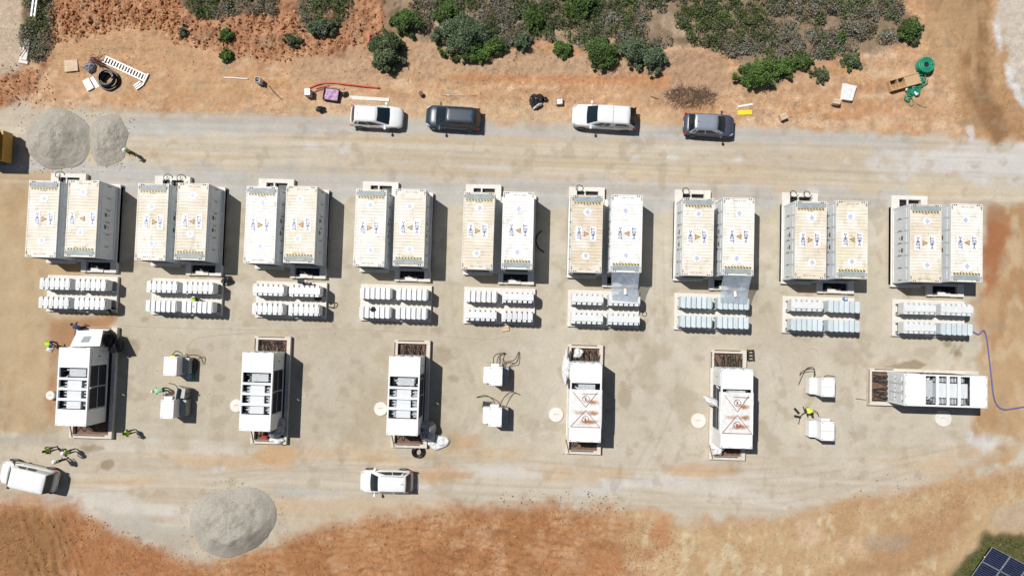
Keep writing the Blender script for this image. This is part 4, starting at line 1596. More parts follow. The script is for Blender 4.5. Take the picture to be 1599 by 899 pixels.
    for sg in (-1, 1):
        if van:
            pane('side_window', .62, .84, .15, .8, sg, .0, .06)
            pane('side_window', .36, .58, .15, .8, sg, .0, .0)
            if sg > 0:
                pane('side_window', .06, .32, .2, .8, sg, .0, .0, 'grey_film')
        elif canopy:
            pane('side_window', .70, .90, .12, .82, sg, .0, .07)
            pane('side_window', .55, .67, .12, .82, sg, .0, .0)
            pane('side_window', .10, .42, .25, .75, sg, .04, .02)
        else:
            pane('side_window', .48, .88, .10, .84, sg, .0, .16)
            pane('side_window', .16, .455, .10, .84, sg, .05, .0)
            pane('side_window', .05, .135, .25, .8, sg, .05, .0)
    if canopy:
        o = MB()
        x = f1 - canopy
        o.box(x - .012, x + .012, -wr * .99, wr * .99, H - .03, H + .004)
        for sg in (-1, 1):
            o.box(x - .012, x + .012, sg * (W / 2 * .985) - .012, sg * (W / 2 * .985) + .012, .4, hb - .1)
        o.build('cab_gap', M('dark_steel'), t)
    # ---- wheels, arches, lamps, mirrors
    for sx in (-1, 1):
        for sy in (-1, 1):
            cx = xf - hood * .5 - .25 if sx > 0 else xr + .82
            cy = sy * (W / 2 - .10)
            o = MB()
            n = 22
            for (r_, ya, yb, mm) in ((.345, -.12, .125, 0),):
                vs = []
                for yy, rr in ((-.12, .30), (-.09, .345), (.09, .345), (.125, .31)):
                    vs += [(cx + rr * math.cos(2 * math.pi * k / n), cy + sy * yy, .345 + rr * math.sin(2 * math.pi * k / n)) for k in range(n)]
                fs = [(j * n + k, j * n + (k + 1) % n, (j + 1) * n + (k + 1) % n, (j + 1) * n + k) for j in range(3) for k in range(n)]
                fs += [tuple(range(n)), tuple(range(3 * n, 4 * n))]
                o.add(vs, fs)
            wv = o.build('wheel', M('rubber'), t, False)
            o = MB()
            vs = [(cx + .21 * math.cos(2 * math.pi * k / n), cy + sy * .132, .345 + .21 * math.sin(2 * math.pi * k / n)) for k in range(n)]
            o.add(vs, [tuple(range(n))])
            o.build('rim', M('rim'), wv)
            o = MB()
            pts = []
            for k in range(9):
                a = math.pi * k / 8
                pts.append((cx + .41 * math.cos(a), sy * (W / 2 + .006), .345 + .41 * math.sin(a)))
            vs = pts + [(p_[0], sy * (W / 2 - .06), p_[2]) for p_ in pts]
            o.add(vs, [(k, k + 1, 10 + k, 9 + k) for k in range(8)])
            vs = [(cx + .41 * math.cos(math.pi * k / 8), sy * (W / 2 + .004), .345 + .41 * math.sin(math.pi * k / 8)) for k in range(9)] + [(cx + .30 * math.cos(math.pi * k / 8), sy * (W / 2 + .004), .345 + .30 * math.sin(math.pi * k / 8)) for k in range(9)]
            o.add(vs, [(k, k + 1, 10 + k, 9 + k) for k in range(8)])
            o.build('wheel_arch', M('black'), t)
    for sy in (-1, 1):
        o = MB()
        pts = [(xf - .46, sy * W / 2 * .90, hh - .03), (xf - .18, sy * W / 2 * .845, hh - .10), (xf - .06, sy * W / 2 * .70, hh - .20), (xf - .13, sy * W / 2 * .62, hh - .06), (xf - .3, sy * W / 2 * .74, hh + .03)]
        o.add([Vector(p_) + Vector((.035, sy * .02, .035)) for p_ in pts], [(0, 1, 2, 3, 4)])
        o.build('headlight', M('lamp_clear'), t)
        o = MB()
        o.box(xr + .02, xr + .22, sy * W / 2 * .9 - .05, sy * W / 2 * .9 + .05, hb - .32, hb - .10)
        o.build('taillight', M('lamp_red'), t)
        o = MB()
        mx = xw - .30
        o.box(mx - .07, mx + .09, sy * (W / 2 + .11) - .10, sy * (W / 2 + .11) + .10, hb + .02, hb + .17, 0)
        o.box(mx - .03, mx + .04, sy * (W / 2 - .06) - .09, sy * (W / 2 - .06) + .09, hb + .01, hb + .06, 0)
        o.build('wing_mirror', M(paint_ if not van else 'black'), t)
        if rails:
            o = MB()
            o.tube([(r1 + .15, sy * wr * .93, H - .03), (r1 + .25, sy * wr * .93, H + .03), ((r1 + f1) / 2, sy * wr * .96, H + .045), (f1 - .3, sy * wr * .93, H + .03), (f1 - .2, sy * wr * .93, H - .03)], .022, 5)
            o.build('roof_rail', M('dark_steel'), t)
        o = MB()
        for k in ((.35, .62) if not canopy else (.5, .66)):
            x = xr + L * k
            o.box(x - .08, x + .08, sy * W / 2 * .985 - .02, sy * W / 2 * .985 + .022, hb - .18, hb - .14)
        o.build('door_handle', M(paint_), t)['kind'] = 'stuff'
    o = MB()
    o.box(xf - .05, xf + .015, -W * .3, W * .3, .42, hh - .33)
    o.build('grille', M('black'), t)
    o = MB()
    o.box(xr - .012, xr + .04, -.26, .26, .52, .63)
    o.build('number_plate', M('sign_white'), t)
    if fin:
        o = MB()
        xx = r1 + .28
        o.add([(xx - .10, -.03, H - .01), (xx + .08, -.03, H - .01), (xx + .08, .03, H - .01), (xx - .10, .03, H - .01), (xx - .09, 0, H + .09)], [(0, 1, 4), (1, 2, 4), (2, 3, 4), (3, 0, 4)])
        o.build('antenna', M('black'), t)
    if sunroof:
        o = MB()
        o.box(r1 + .3, f1 - .25, -wr * .66, wr * .66, H - .02, H + .018, 0, .03)
        o.build('roof_panel', M('car_silver'), t)
    o = MB()
    for k in (-.38, .12):
        o.tube([(xw - .02, k * W * .9, hb + .03), (xw - .16, k * W * .9 + W * .34, hb + .11)], .012, 4)
    o.build('wiper', M('black'), t)['kind'] = 'stuff'
    return t

car((587.5, 181), .9, R(-1.5), 'white hatchback parked nose to the right beside the red pipe', 'parked_car', 'car', None, 'car_white', 4.35, 1.80, 1.50, 1.10, .95, 1.80, .30, rails=False, hb=.92, hh=.80)
car((707, 183), .9, R(178), 'dark blue grey family car parked nose to the left', 'parked_car', 'car', None, 'car_navy', 4.45, 1.84, 1.66, .92, .80, 2.35, .28, hb=.98, hh=.88)
car((943.5, 182), .95, R(178), 'white pickup truck with a white hardtop over its bed', 'pickup_truck', 'pickup truck', None, 'car_white', 5.25, 1.86, 1.78, 1.25, .80, 2.52, .58, hb=1.10, hh=1.0, rails=False, fin=False, canopy=1.22, wbr=.88)
car((1108, 194.5), .9, R(-2), 'small grey crossover with a silver roof beside the yellow board', 'parked_car', 'car', None, 'car_grey', 4.10, 1.80, 1.60, .86, .72, 1.80, .34, hb=.98, hh=.88, roof_paint='car_silver', rails=False, sunroof=True)
car((602.5, 752), .9, R(180.5), 'white estate car with roof rails on the lower track', 'parked_car', 'car', None, 'car_white', 4.25, 1.84, 1.66, .96, .70, 2.15, .26, hb=.98, hh=.90)
car((42, 744.5), .95, R(169.5), 'white panel van cut by the left edge of the view', 'panel_van', 'van', None, 'car_white', 4.6, 1.86, 1.86, .85, .62, 2.85, .16, hb=1.08, hh=.98, rails=False, fin=False, van=True, wbr=.98)

# ---- yellow machine reaching into the view at the left edge
q = U(3, 222, 2.6)
t = thing('wheel_loader', 'yellow construction machine at the left edge beside the gravel heaps', 'loader', (q.x - 2.2, q.y, 0), 0)
o = MB()
o.box(-1.2, 1.2, -1.2, 1.15, .9, 1.9)
o.box(-1.1, 1.19, -1.1, 1.05, 1.9, 3.2, top=.06)
o.build('engine_cover', M('machine_yellow'), t)
o = MB().box(-2.9, -1.25, -.85, .85, .9, 3.1, top=.1)
o.build('cab', M('glass_dark'), t)
MB().box(-2.95, -1.2, -.9, .9, 3.1, 3.2).build('cab_roof', M('machine_yellow'), t)
MB().box(1.2, 1.5, -1.25, 1.2, .5, 1.6).build('counterweight', M('machine_yellow'), t)
for sx in (-2.6, .3):
    for sy in (-1, 1):
        o = MB()
        n = 20
        vs = []
        for yy, rr in ((-.28, .62), (-.2, .75), (.2, .75), (.28, .62)):
            vs += [(sx + rr * math.cos(2 * math.pi * k / n), sy * 1.1 + yy, .75 + rr * math.sin(2 * math.pi * k / n)) for k in range(n)]
        o.add(vs, [(j * n + k, j * n + (k + 1) % n, (j + 1) * n + (k + 1) % n, (j + 1) * n + k) for j in range(3) for k in range(n)] + [tuple(range(n)), tuple(range(3 * n, 4 * n))])
        o.build('wheel', M('rubber'), t)
o = MB()
for sy in (-.6, .6):
    o.tube([(-2.6, sy, 1.6), (-3.8, sy, 1.7), (-4.5, sy, .7)], .12, 8)
o.build('lift_arm', M('machine_yellow'), t)['kind'] = 'stuff'
o = MB()
o.add([(-4.5, -1.4, .9), (-4.5, 1.4, .9), (-4.6, 1.4, .1), (-4.6, -1.4, .1), (-5.5, -1.4, .06), (-5.5, 1.4, .06)], [(0, 1, 2, 3), (3, 2, 5, 4), (0, 3, 4), (1, 5, 2)])
o.build('bucket', M('dark_steel'), t)

# ================================================================== GRAVEL HEAPS
def heap(poly, h, label, seed, flat=.35):
    pts = [U(a, b_, 0) for a, b_ in poly]
    cx = sum(p_.x for p_ in pts) / len(pts)
    cy = sum(p_.y for p_ in pts) / len(pts)
    n = 96
    angs = np.linspace(0, 2 * math.pi, n, endpoint=False)
    pa = np.array([math.atan2(p_.y - cy, p_.x - cx) for p_ in pts])
    pr = np.array([math.hypot(p_.x - cx, p_.y - cy) for p_ in pts])
    od = np.argsort(pa)
    pa, pr = pa[od], pr[od]
    rad = np.interp(angs, np.concatenate([pa - 2 * math.pi, pa, pa + 2 * math.pi]), np.concatenate([pr, pr, pr]))
    rad = rad * (1 + .10 * (np.interp(angs, np.linspace(0, 2 * math.pi, 17), np.append(*(lambda q: (q, q[:1]))(np.random.RandomState(seed).uniform(-1, 1, 16))))))
    k = 3
    rad = np.convolve(np.concatenate([rad[-k:], rad, rad[:k]]), np.ones(2 * k + 1) / (2 * k + 1), 'same')[k:-k]
    rr = np.linspace(0, 1.03, 44)
    T, A = np.meshgrid(rr, np.append(angs, angs[0]), indexing='ij')
    RD = np.append(rad, rad[0])[None, :]
    X = cx + T * RD * np.cos(A)
    Y = cy + T * RD * np.sin(A)
    prof = np.clip((1 - T) / (1 - flat), 0, 1)
    prof = prof * (1.2 - .2 * prof)
    Z = h * prof * (1 - .28 * np.clip(T * 1.6, 0, 1) * (.5 - .5 * np.cos(A * 2 + seed))) + prof * 1.1 * h * (fbm(X * .6, Y * .6, 3, seed) - .5) * .9 + .09 * (fbm(X * 5, Y * 5, 3, seed + 4) - .5) * (prof > .02) + .04 * (fbm(X * 12, Y * 12, 1, seed + 9) - .5)
    Z = np.maximum(Z, .015) + 0
    Z = np.where(T > .99, -.08, Z)
    me = grid_mesh('gravel_heap', X, Y, Z)
    me.flip_normals()
    me.materials.append(MATS['gravel'])
    o = ob('gravel_heap', me)
    return tag(o, label, 'gravel heap', 'heaps of grey gravel')

heap([(36, 215), (40, 192), (65, 177), (100, 172), (130, 184), (142, 205), (140, 235), (125, 258), (95, 264), (60, 258), (42, 240)], 1.0, 'larger grey gravel heap of the two at the upper left', 3)
heap([(140, 222), (143, 195), (160, 181), (180, 180), (196, 195), (198, 222), (192, 248), (172, 262), (152, 256), (141, 240)], .8, 'smaller grey gravel heap beside the worker at the upper left', 5)
heap([(296, 820), (300, 790), (325, 768), (365, 762), (405, 766), (426, 790), (428, 812), (415, 842), (380, 860), (335, 866), (308, 850)], 1.0, 'grey gravel heap at the lower track edge', 8, .5)

# ================================================================== PEOPLE
POSES = {}
def person_mesh(pose):
    if pose in POSES:
        return POSES[pose]
    J = dict(pel=(0, 0, .96), ch=(0, .01, 1.26), sh=(0, 0, 1.42), nk=(0, .01, 1.50), hd=(0, .03, 1.62), tp=(0, .03, 1.74))
    for s, n_ in ((1, 'l'), (-1, 'r')):
        J.update({'hp' + n_: (s * .10, 0, .92), 'kn' + n_: (s * .11, .03, .50), 'an' + n_: (s * .11, -.01, .09), 'to' + n_: (s * .12, .15, .05), 'so' + n_: (s * .19, 0, 1.41), 'el' + n_: (s * .26, -.02, 1.13), 'wr' + n_: (s * .25, .12, .92), 'ha' + n_: (s * .24, .17, .85)})
    if pose == 'walk':
        J['knl'] = (.10, .16, .52); J['anl'] = (.10, .20, .10); J['tol'] = (.10, .36, .08)
        J['anr'] = (-.10, -.28, .14); J['tor'] = (-.10, -.16, .05); J['knr'] = (-.10, -.06, .52)
        J['elr'] = (-.26, .12, 1.15); J['wrr'] = (-.23, .32, 1.08); J['har'] = (-.22, .40, 1.07)
    if pose == 'talk':
        J['ell'] = (.30, .10, 1.16); J['wrl'] = (.16, .34, 1.20); J['hal'] = (.10, .41, 1.23)
        J['elr'] = (-.30, .02, 1.14); J['wrr'] = (-.20, .24, 1.05); J['har'] = (-.14, .30, 1.03)
    if pose == 'bend':
        J.update(ch=(0, .22, 1.16), sh=(0, .38, 1.18), nk=(0, .47, 1.18), hd=(0, .58, 1.20), tp=(0, .69, 1.23), pel=(0, -.08, .92))
        for s, n_ in ((1, 'l'), (-1, 'r')):
            J.update({'hp' + n_: (s * .10, -.08, .88), 'so' + n_: (s * .19, .37, 1.16), 'el' + n_: (s * .25, .45, .88), 'wr' + n_: (s * .20, .60, .68), 'ha' + n_: (s * .18, .65, .61), 'kn' + n_: (s * .13, .06, .48)})
    if pose == 'kneel':
        J.update(pel=(0, 0, .48), ch=(0, .16, .72), sh=(0, .28, .84), nk=(0, .35, .90), hd=(0, .42, 1.0), tp=(0, .48, 1.10))
        for s, n_ in ((1, 'l'), (-1, 'r')):
            J.update({'hp' + n_: (s * .10, 0, .45), 'kn' + n_: (s * .16, .38, .14 if s > 0 else .46), 'an' + n_: (s * .14, -.02 if s > 0 else .34, .08), 'to' + n_: (s * .14, -.16 if s > 0 else .5, .05), 'so' + n_: (s * .19, .27, .82), 'el' + n_: (s * .25, .45, .60), 'wr' + n_: (s * .18, .62, .44), 'ha' + n_: (s * .16, .68, .38)})
    rad = dict(pel=.15, ch=.155, sh=.12, nk=.06, hd=.095, tp=.05, hp=.105, kn=.07, an=.048, to=.042, so=.075, el=.052, wr=.036, ha=.038)
    E = [('pel', 'ch', 1), ('ch', 'sh', 1), ('sh', 'nk', 2), ('nk', 'hd', 2), ('hd', 'tp', 2)]
    for n_ in 'lr':
        E += [('pel', 'hp' + n_, 0), ('hp' + n_, 'kn' + n_, 0), ('kn' + n_, 'an' + n_, 0), ('an' + n_, 'to' + n_, 3), ('sh', 'so' + n_, 1), ('so' + n_, 'el' + n_, 4), ('el' + n_, 'wr' + n_, 4), ('wr' + n_, 'ha' + n_, 2)]
        hd = Vector(J['ha' + n_])
        dr_ = (hd - Vector(J['wr' + n_])).normalized()
        sd = dr_.cross(Vector((0, 0, 1)))
        sd = sd.normalized() if sd.length > .1 else Vector((1, 0, 0))
        for k, (off, ln) in enumerate(((-.030, .062), (-.010, .075), (.011, .070), (.031, .055))):
            a = 'f%s%d' % (n_, k)
            J[a] = tuple(hd + dr_ * ln * .55 + sd * off)
            J[a + 'e'] = tuple(hd + dr_ * ln + sd * off + Vector((0, 0, -.022)))
            rad[a] = rad[a + 'e'] = .009
            E += [('ha' + n_, a, 2), (a, a + 'e', 2)]
        a = 'f%st' % n_
        sg = 1 if n_ == 'r' else -1
        wv = Vector(J['wr' + n_]).lerp(hd, .45)
        J[a] = tuple(wv + sd * .055 * sg + dr_ * .03)
        J[a + 'e'] = tuple(wv + sd * .07 * sg + dr_ * .07)
        rad[a] = rad[a + 'e'] = .010
        E += [('ha' + n_, a, 2), (a, a + 'e', 2)]
    J['no'] = tuple(Vector(J['hd']) + Vector((0, .105, -.01)))
    rad['no'] = .016
    E.append(('hd', 'no', 2))
    names = list(J)
    ix = {k: i for i, k in enumerate(names)}
    me = bpy.data.meshes.new('person')
    me.from_pydata([J[k] for k in names], [(ix[a], ix[b_]) for a, b_, _ in E], [])
    o = bpy.data.objects.new('tmp', me)
    COL.objects.link(o)
    o.modifiers.new('skin', 'SKIN')
    for i, k in enumerate(names):
        r_ = rad.get(k, rad.get(k[:-1], .05))
        rx_ = r_ * (1.25 if k in ('ch', 'pel', 'sh') else 1)
        me.skin_vertices[0].data[i].radius = (rx_, r_ * (.8 if k in ('ch', 'sh') else 1))
        me.skin_vertices[0].data[i].use_root = (k == 'pel')
    sb = o.modifiers.new('sub', 'SUBSURF')
    sb.levels = 1
    sb.render_levels = 1
    bpy.context.view_layer.update()
    m2 = bpy.data.meshes.new_from_object(o.evaluated_get(bpy.context.evaluated_depsgraph_get()))
    bpy.data.objects.remove(o)
    m2.materials.clear()
    for k in ('trouser', 'vest', 'skin', 'boot', 'trouser'):
        m2.materials.append(MATS[k])
    segs = [(Vector(J[a]), Vector(J[b_]), g) for a, b_, g in E]
    for p_ in m2.polygons:
        c = p_.center
        best = None
        for a, b_, g in segs:
            d = b_ - a
            k = max(0, min(1, (c - a).dot(d) / d.length_squared))
            dd = (c - a - k * d).length
            if best is None or dd < best[0]:
                best = (dd, g)
        p_.material_index = best[1]
        p_.use_smooth = True
    POSES[pose] = (m2, J)
    return POSES[pose]

def helmet_mesh():
    b = MB()
    n = 16
    rings = []
    for z, r_ in ((-.01, .165), (.0, .160), (.0, .125), (.05, .120), (.10, .095), (.13, .05)):
        rings.append([(r_ * math.cos(2 * math.pi * k / n), r_ * math.sin(2 * math.pi * k / n) * 1.12 + (.02 if z < .005 else 0), z) for k in range(n)])
    vs = [v for r_ in rings for v in r_] + [(0, 0, .137)]
    fs = [(j * n + k, j * n + (k + 1) % n, (j + 1) * n + (k + 1) % n, (j + 1) * n + k) for j in range(5) for k in range(n)]
    fs += [(5 * n + k, 5 * n + (k + 1) % n, 6 * n) for k in range(n)]
    b.add(vs, fs)
    return b.mesh('helmet', M('helmet'), True)
HELM = helmet_mesh()
hb_ = MB()
n = 14
for j, (z, r_) in enumerate(((-.06, .10), (.0, .112), (.05, .105), (.09, .07))):
    pass
vs = [(r_ * math.cos(2 * math.pi * k / n), r_ * 1.1 * math.sin(2 * math.pi * k / n) - .015, z) for (z, r_) in ((-.06, .095), (.0, .112), (.05, .105), (.085, .07), (.1, .02)) for k in range(n)]
hb_.add(vs, [(j * n + k, j * n + (k + 1) % n, (j + 1) * n + (k + 1) % n, (j + 1) * n + k) for j in range(4) for k in range(n)] + [tuple(range(4 * n, 5 * n))])
HAIR = hb_.mesh('hair', M('hair'), True)
LIME, MINT, NAVY, DARK, YEL = (.36, .62, .02), (.30, .62, .36), (.03, .05, .13), (.03, .03, .035), (.62, .70, .06)

def person(uv, face, pose, vest, head, label, z=0.0, zlook=None):
    me, J = person_mesh(pose)
    p_ = U(uv[0], uv[1], z)
    t = thing('person', label, 'person', (p_.x, p_.y, z), R(face), 'site workers')
    ob('body', me, t, color=vest)
    hd = Vector(J['hd'])
    up = (Vector(J['tp']) - hd).normalized()
    qt = Vector((0, 0, 1)).rotation_difference(up)
    if head:
        h = ob('helmet', HELM, t, hd + up * .035, color=head)
    else:
        h = ob('hair', HAIR, t, hd + up * .03)
    h.rotation_mode = 'QUATERNION'
    h.rotation_quaternion = qt
    return t

WHT = (.75, .76, .74)
person((212, 241), 120, 'stand', LIME, WHT, 'worker in lime vest standing beside the smaller gravel heap')
person((211.5, 672), 100, 'stand', LIME, None, 'bareheaded worker in lime vest by the lower end of the far left station')
person((89, 699), -60, 'talk', LIME, None, 'leftmost of three workers in green vests above the van')
person((119, 702), 90, 'talk', LIME, WHT, 'rightmost of three workers in green vests above the van')
person((105, 716), 30, 'stand', MINT, WHT, 'lowest of three workers above the van, mint vest and pale helmet')
person((84, 536), -95, 'bend', LIME, (.06, .10, .30), 'stooping worker in lime vest and blue helmet left of the far left station')
person((136, 512), 60, 'bend', NAVY, None, 'worker in dark blue stooping above the open white panel')
person((190, 545), 100, 'stand', DARK, None, 'worker in dark clothes at the shaded side of the far left station')
person((276, 556), -100, 'bend', YEL, WHT, 'worker in yellow vest behind the upper left cabinet')
person((262, 607), 100, 'bend', MINT, WHT, 'stooping worker with pale mint helmet left of the open cabinet door')
person((311, 468), -160, 'bend', LIME, None, 'worker in lime vest leaning between racks on the second pad', .3)
person((174, 483), -100, 'kneel', (.15, .42, .03), None, 'worker in green crouching at the edge of the first rack pad', .0)
person((473, 440), -90, 'bend', DARK, WHT, 'worker in black with white helmet above the third rack pad')
person((1257, 636), 200, 'kneel', YEL, None, 'worker in yellow vest kneeling between the two right cabinets')

# ================================================================== VEGETATION
def leaf_mesh(name, P, S, Cc, seed, up=.55):
    rs = np.random.RandomState(seed)
    n = len(P)
    nrm = rs.normal(size=(n, 3))
    nrm[:, 2] = np.abs(nrm[:, 2]) + up
    nrm /= np.linalg.norm(nrm, axis=1)[:, None]
    a = np.cross(nrm, rs.normal(size=(n, 3)))
    a /= np.linalg.norm(a, axis=1)[:, None] + 1e-9
    b = np.cross(nrm, a)
    s = S[:, None]
    asp = rs.uniform(.45, .9, n)[:, None]
    V = np.stack([P - a * s, P + b * s * asp, P + a * s, P - b * s * asp], 1).reshape(-1, 3)
    me = bpy.data.meshes.new(name)
    me.vertices.add(n * 4)
    me.vertices.foreach_set('co', V.astype(np.float32).reshape(-1))
    me.loops.add(n * 4)
    me.loops.foreach_set('vertex_index', np.arange(n * 4, dtype=np.int32))
    me.polygons.add(n)
    me.polygons.foreach_set('loop_start', np.arange(0, n * 4, 4, dtype=np.int32))
    me.update(calc_edges=True)
    at = me.color_attributes.new('col', 'FLOAT_COLOR', 'POINT')
    c4 = np.repeat(np.concatenate([Cc, np.ones((n, 1))], 1), 4, 0)
    at.data.foreach_set('color', c4.astype(np.float32).reshape(-1))
    me.materials.append(MATS['leaf'])
    return me

def inpoly(poly, u, v):
    r_ = np.zeros(u.shape, bool)
    n = len(poly)
    for i in range(n):
        ax, ay = poly[i]
        bx, by = poly[(i + 1) % n]
        c = ((ay > v) != (by > v)) & (u < (bx - ax) * (v - ay) / ((by - ay) if by != ay else 1e-9) + ax)
        r_ ^= c
    return r_

GREENS = np.array([(.070, .095, .034), (.09, .115, .045), (.12, .13, .065), (.17, .165, .12), (.21, .205, .165), (.055, .078, .030), (.17, .14, .095), (.095, .14, .038)])

def scrub(name, label, poly, dens, seed, clump_r=(.22, .55), pal=None, hmax=.6, dry=.5, lpc=46, gap=.5):
    rs = np.random.RandomState(seed)
    us = [p_[0] for p_ in poly]
    vs = [max(-160, min(1060, p_[1])) for p_ in poly]
    pl = [(min(1760, max(-160, a)), max(-160, min(1060, b_))) for a, b_ in poly]
    u0, u1, v0, v1 = min(a for a, _ in pl), max(a for a, _ in pl), min(b_ for _, b_ in pl), max(b_ for _, b_ in pl)
    area = (u1 - u0) * (v1 - v0) / 380.0
    n = int(area * dens)
    u = rs.uniform(u0, u1, n)
    v = rs.uniform(v0, v1, n)
    k = inpoly(pl, u, v)
    u, v = u[k], v[k]
    pos = np.array([list(UG(a, b_)) for a, b_ in zip(u, v)])
    g = fbm(pos[:, 0] * .55, pos[:, 1] * .55, 3, seed)
    kk = g > gap - .08
    pos, g = pos[kk], g[kk]
    tone = fbm(pos[:, 0] * .35 + 9, pos[:, 1] * .35, 3, seed + 3)
    P, S, Cc = [], [], []
    pal = GREENS if pal is None else pal
    for c, tn in zip(pos, tone):
        r_ = rs.uniform(*clump_r)
        m = int(lpc * (r_ / .4) ** 2) + 6
        d = rs.normal(size=(m, 3))
        d /= np.linalg.norm(d, axis=1)[:, None]
        rad = r_ * rs.uniform(.45, 1.0, (m, 1)) ** .6
        q = d * rad
        q[:, 2] = np.abs(q[:, 2]) * hmax / .5
        P.append(c + q)
        S.append(rs.uniform(.035, .085, m))
        base = pal[rs.randint(len(pal))] if rs.rand() < .3 else (pal[[3, 4, 6][rs.randint(3)] % len(pal)] if tn > dry else pal[[0, 1, 5, 7][rs.randint(4)] % len(pal)])
        Cc.append(base[None, :] * rs.uniform(.6, 1.45, (m, 1)))
    me = leaf_mesh(name, np.concatenate(P), np.concatenate(S), np.concatenate(Cc), seed)
    o = ob(name, me)
    o['kind'] = 'stuff'
    return tag(o, label, 'scrub')

SCR_IN = [(610, -150), (608, 46), (640, 52), (700, 66), (790, 68), (850, 62), (930, 76), (1000, 78), (1060, 70), (1110, 72), (1155, 94), (1168, 128), (1208, 130), (1236, 98), (1286, 92), (1325, 82), (1396, 74), (1436, 48), (1420, 26), (1400, 4), (1400, -150)]
scrub('scrub', 'grey green scrub covering the bank along the top edge', SCR_IN, 10.5, 21, (.2, .58), gap=.46, dry=.46)
scrub('scrub', 'dark scrub patch at the top above the red broken earth', [(280, -150), (288, 6), (302, 22), (330, 30), (378, 20), (428, 18), (434, -150)], 9, 23, gap=.3)
scrub('scrub', 'dark green scrub clump at the top left of the red gully', [(470, -150), (466, 20), (476, 42), (500, 52), (528, 46), (547, 22), (550, -150)], 9, 24, gap=.3, dry=.6)
scrub('scrub', 'dark scrub strip around the pale slabs in the top left corner', [(62, -150), (38, 40), (36, 70), (56, 98), (68, 94), (82, 60), (90, -150)], 9, 25, gap=.3)
GR = np.array([(.07, .09, .025), (.10, .11, .035), (.055, .075, .02), (.13, .12, .05), (.16, .14, .07)])
scrub('grass', 'low green grass around the solar panels in the bottom right corner', [(1480, 1040), (1492, 905), (1508, 878), (1530, 858), (1545, 836), (1570, 842), (1599, 840), (1750, 840), (1750, 1040)], 16, 27, (.12, .28), GR, .22, .7, 40, .3)['category'] = 'grass'

def bush(uv, rx_, ry_, h, label, seed, tone=(.06, .095, .035), dens=1.0, name='bush'):
    rs = np.random.RandomState(seed)
    c = UG(uv[0], uv[1])
    t = thing(name, label, 'bush', c, 0, 'bushes along the scrub edge')
    P, S, Cc = [], [], []
    nl = int(10 * dens + 5)
    lobes = []
    for k in range(nl):
        a = rs.uniform(0, 6.28)
        rr = rs.uniform(.05, .75)
        lobes.append((rx_ * rr * math.cos(a), ry_ * rr * math.sin(a), h * rs.uniform(.35, .8) * (1.1 - .5 * rr), rs.uniform(.24, .42) * min(rx_, ry_)))
    for k in range(int(9 * dens) + 5):
        a = rs.uniform(0, 6.28)
        rr = rs.uniform(.75, 1.12)
        lobes.append((rx_ * rr * math.cos(a), ry_ * rr * math.sin(a), h * rs.uniform(.1, .45), rs.uniform(.10, .2) * min(rx_, ry_)))
    for (x, y, z, r_) in lobes:
        m = int(230 * dens * (r_ / .3) ** 1.4) + 30
        d = rs.normal(size=(m, 3))
        d /= np.linalg.norm(d, axis=1)[:, None]
        q = d * r_ * (rs.uniform(.35, 1.0, (m, 1)) ** .5 + .55 * rs.rand(m, 1) ** 5) * np.array([1, 1, 1.25])
        q += np.array([x, y, z])
        q[:, 2] = np.maximum(q[:, 2], .04)
        P.append(q)
        S.append(rs.uniform(.035, .085, m))
        f = rs.uniform(.75, 1.3)
        Cc.append(np.array(tone)[None, :] * f * rs.uniform(.6, 1.4, (m, 1)))
    me = leaf_mesh('foliage', np.concatenate(P), np.concatenate(S), np.concatenate(Cc), seed, .3)
    ob('foliage', me, t)
    o = MB()
    for (x, y, z, r_) in lobes:
        o.tube([(x * .1, y * .1, -.1), (x * .4, y * .4, z * .5), (x, y, z)], [.05, .035, .015], 5)
    o.build('stem', M('bark'), t)
    return t

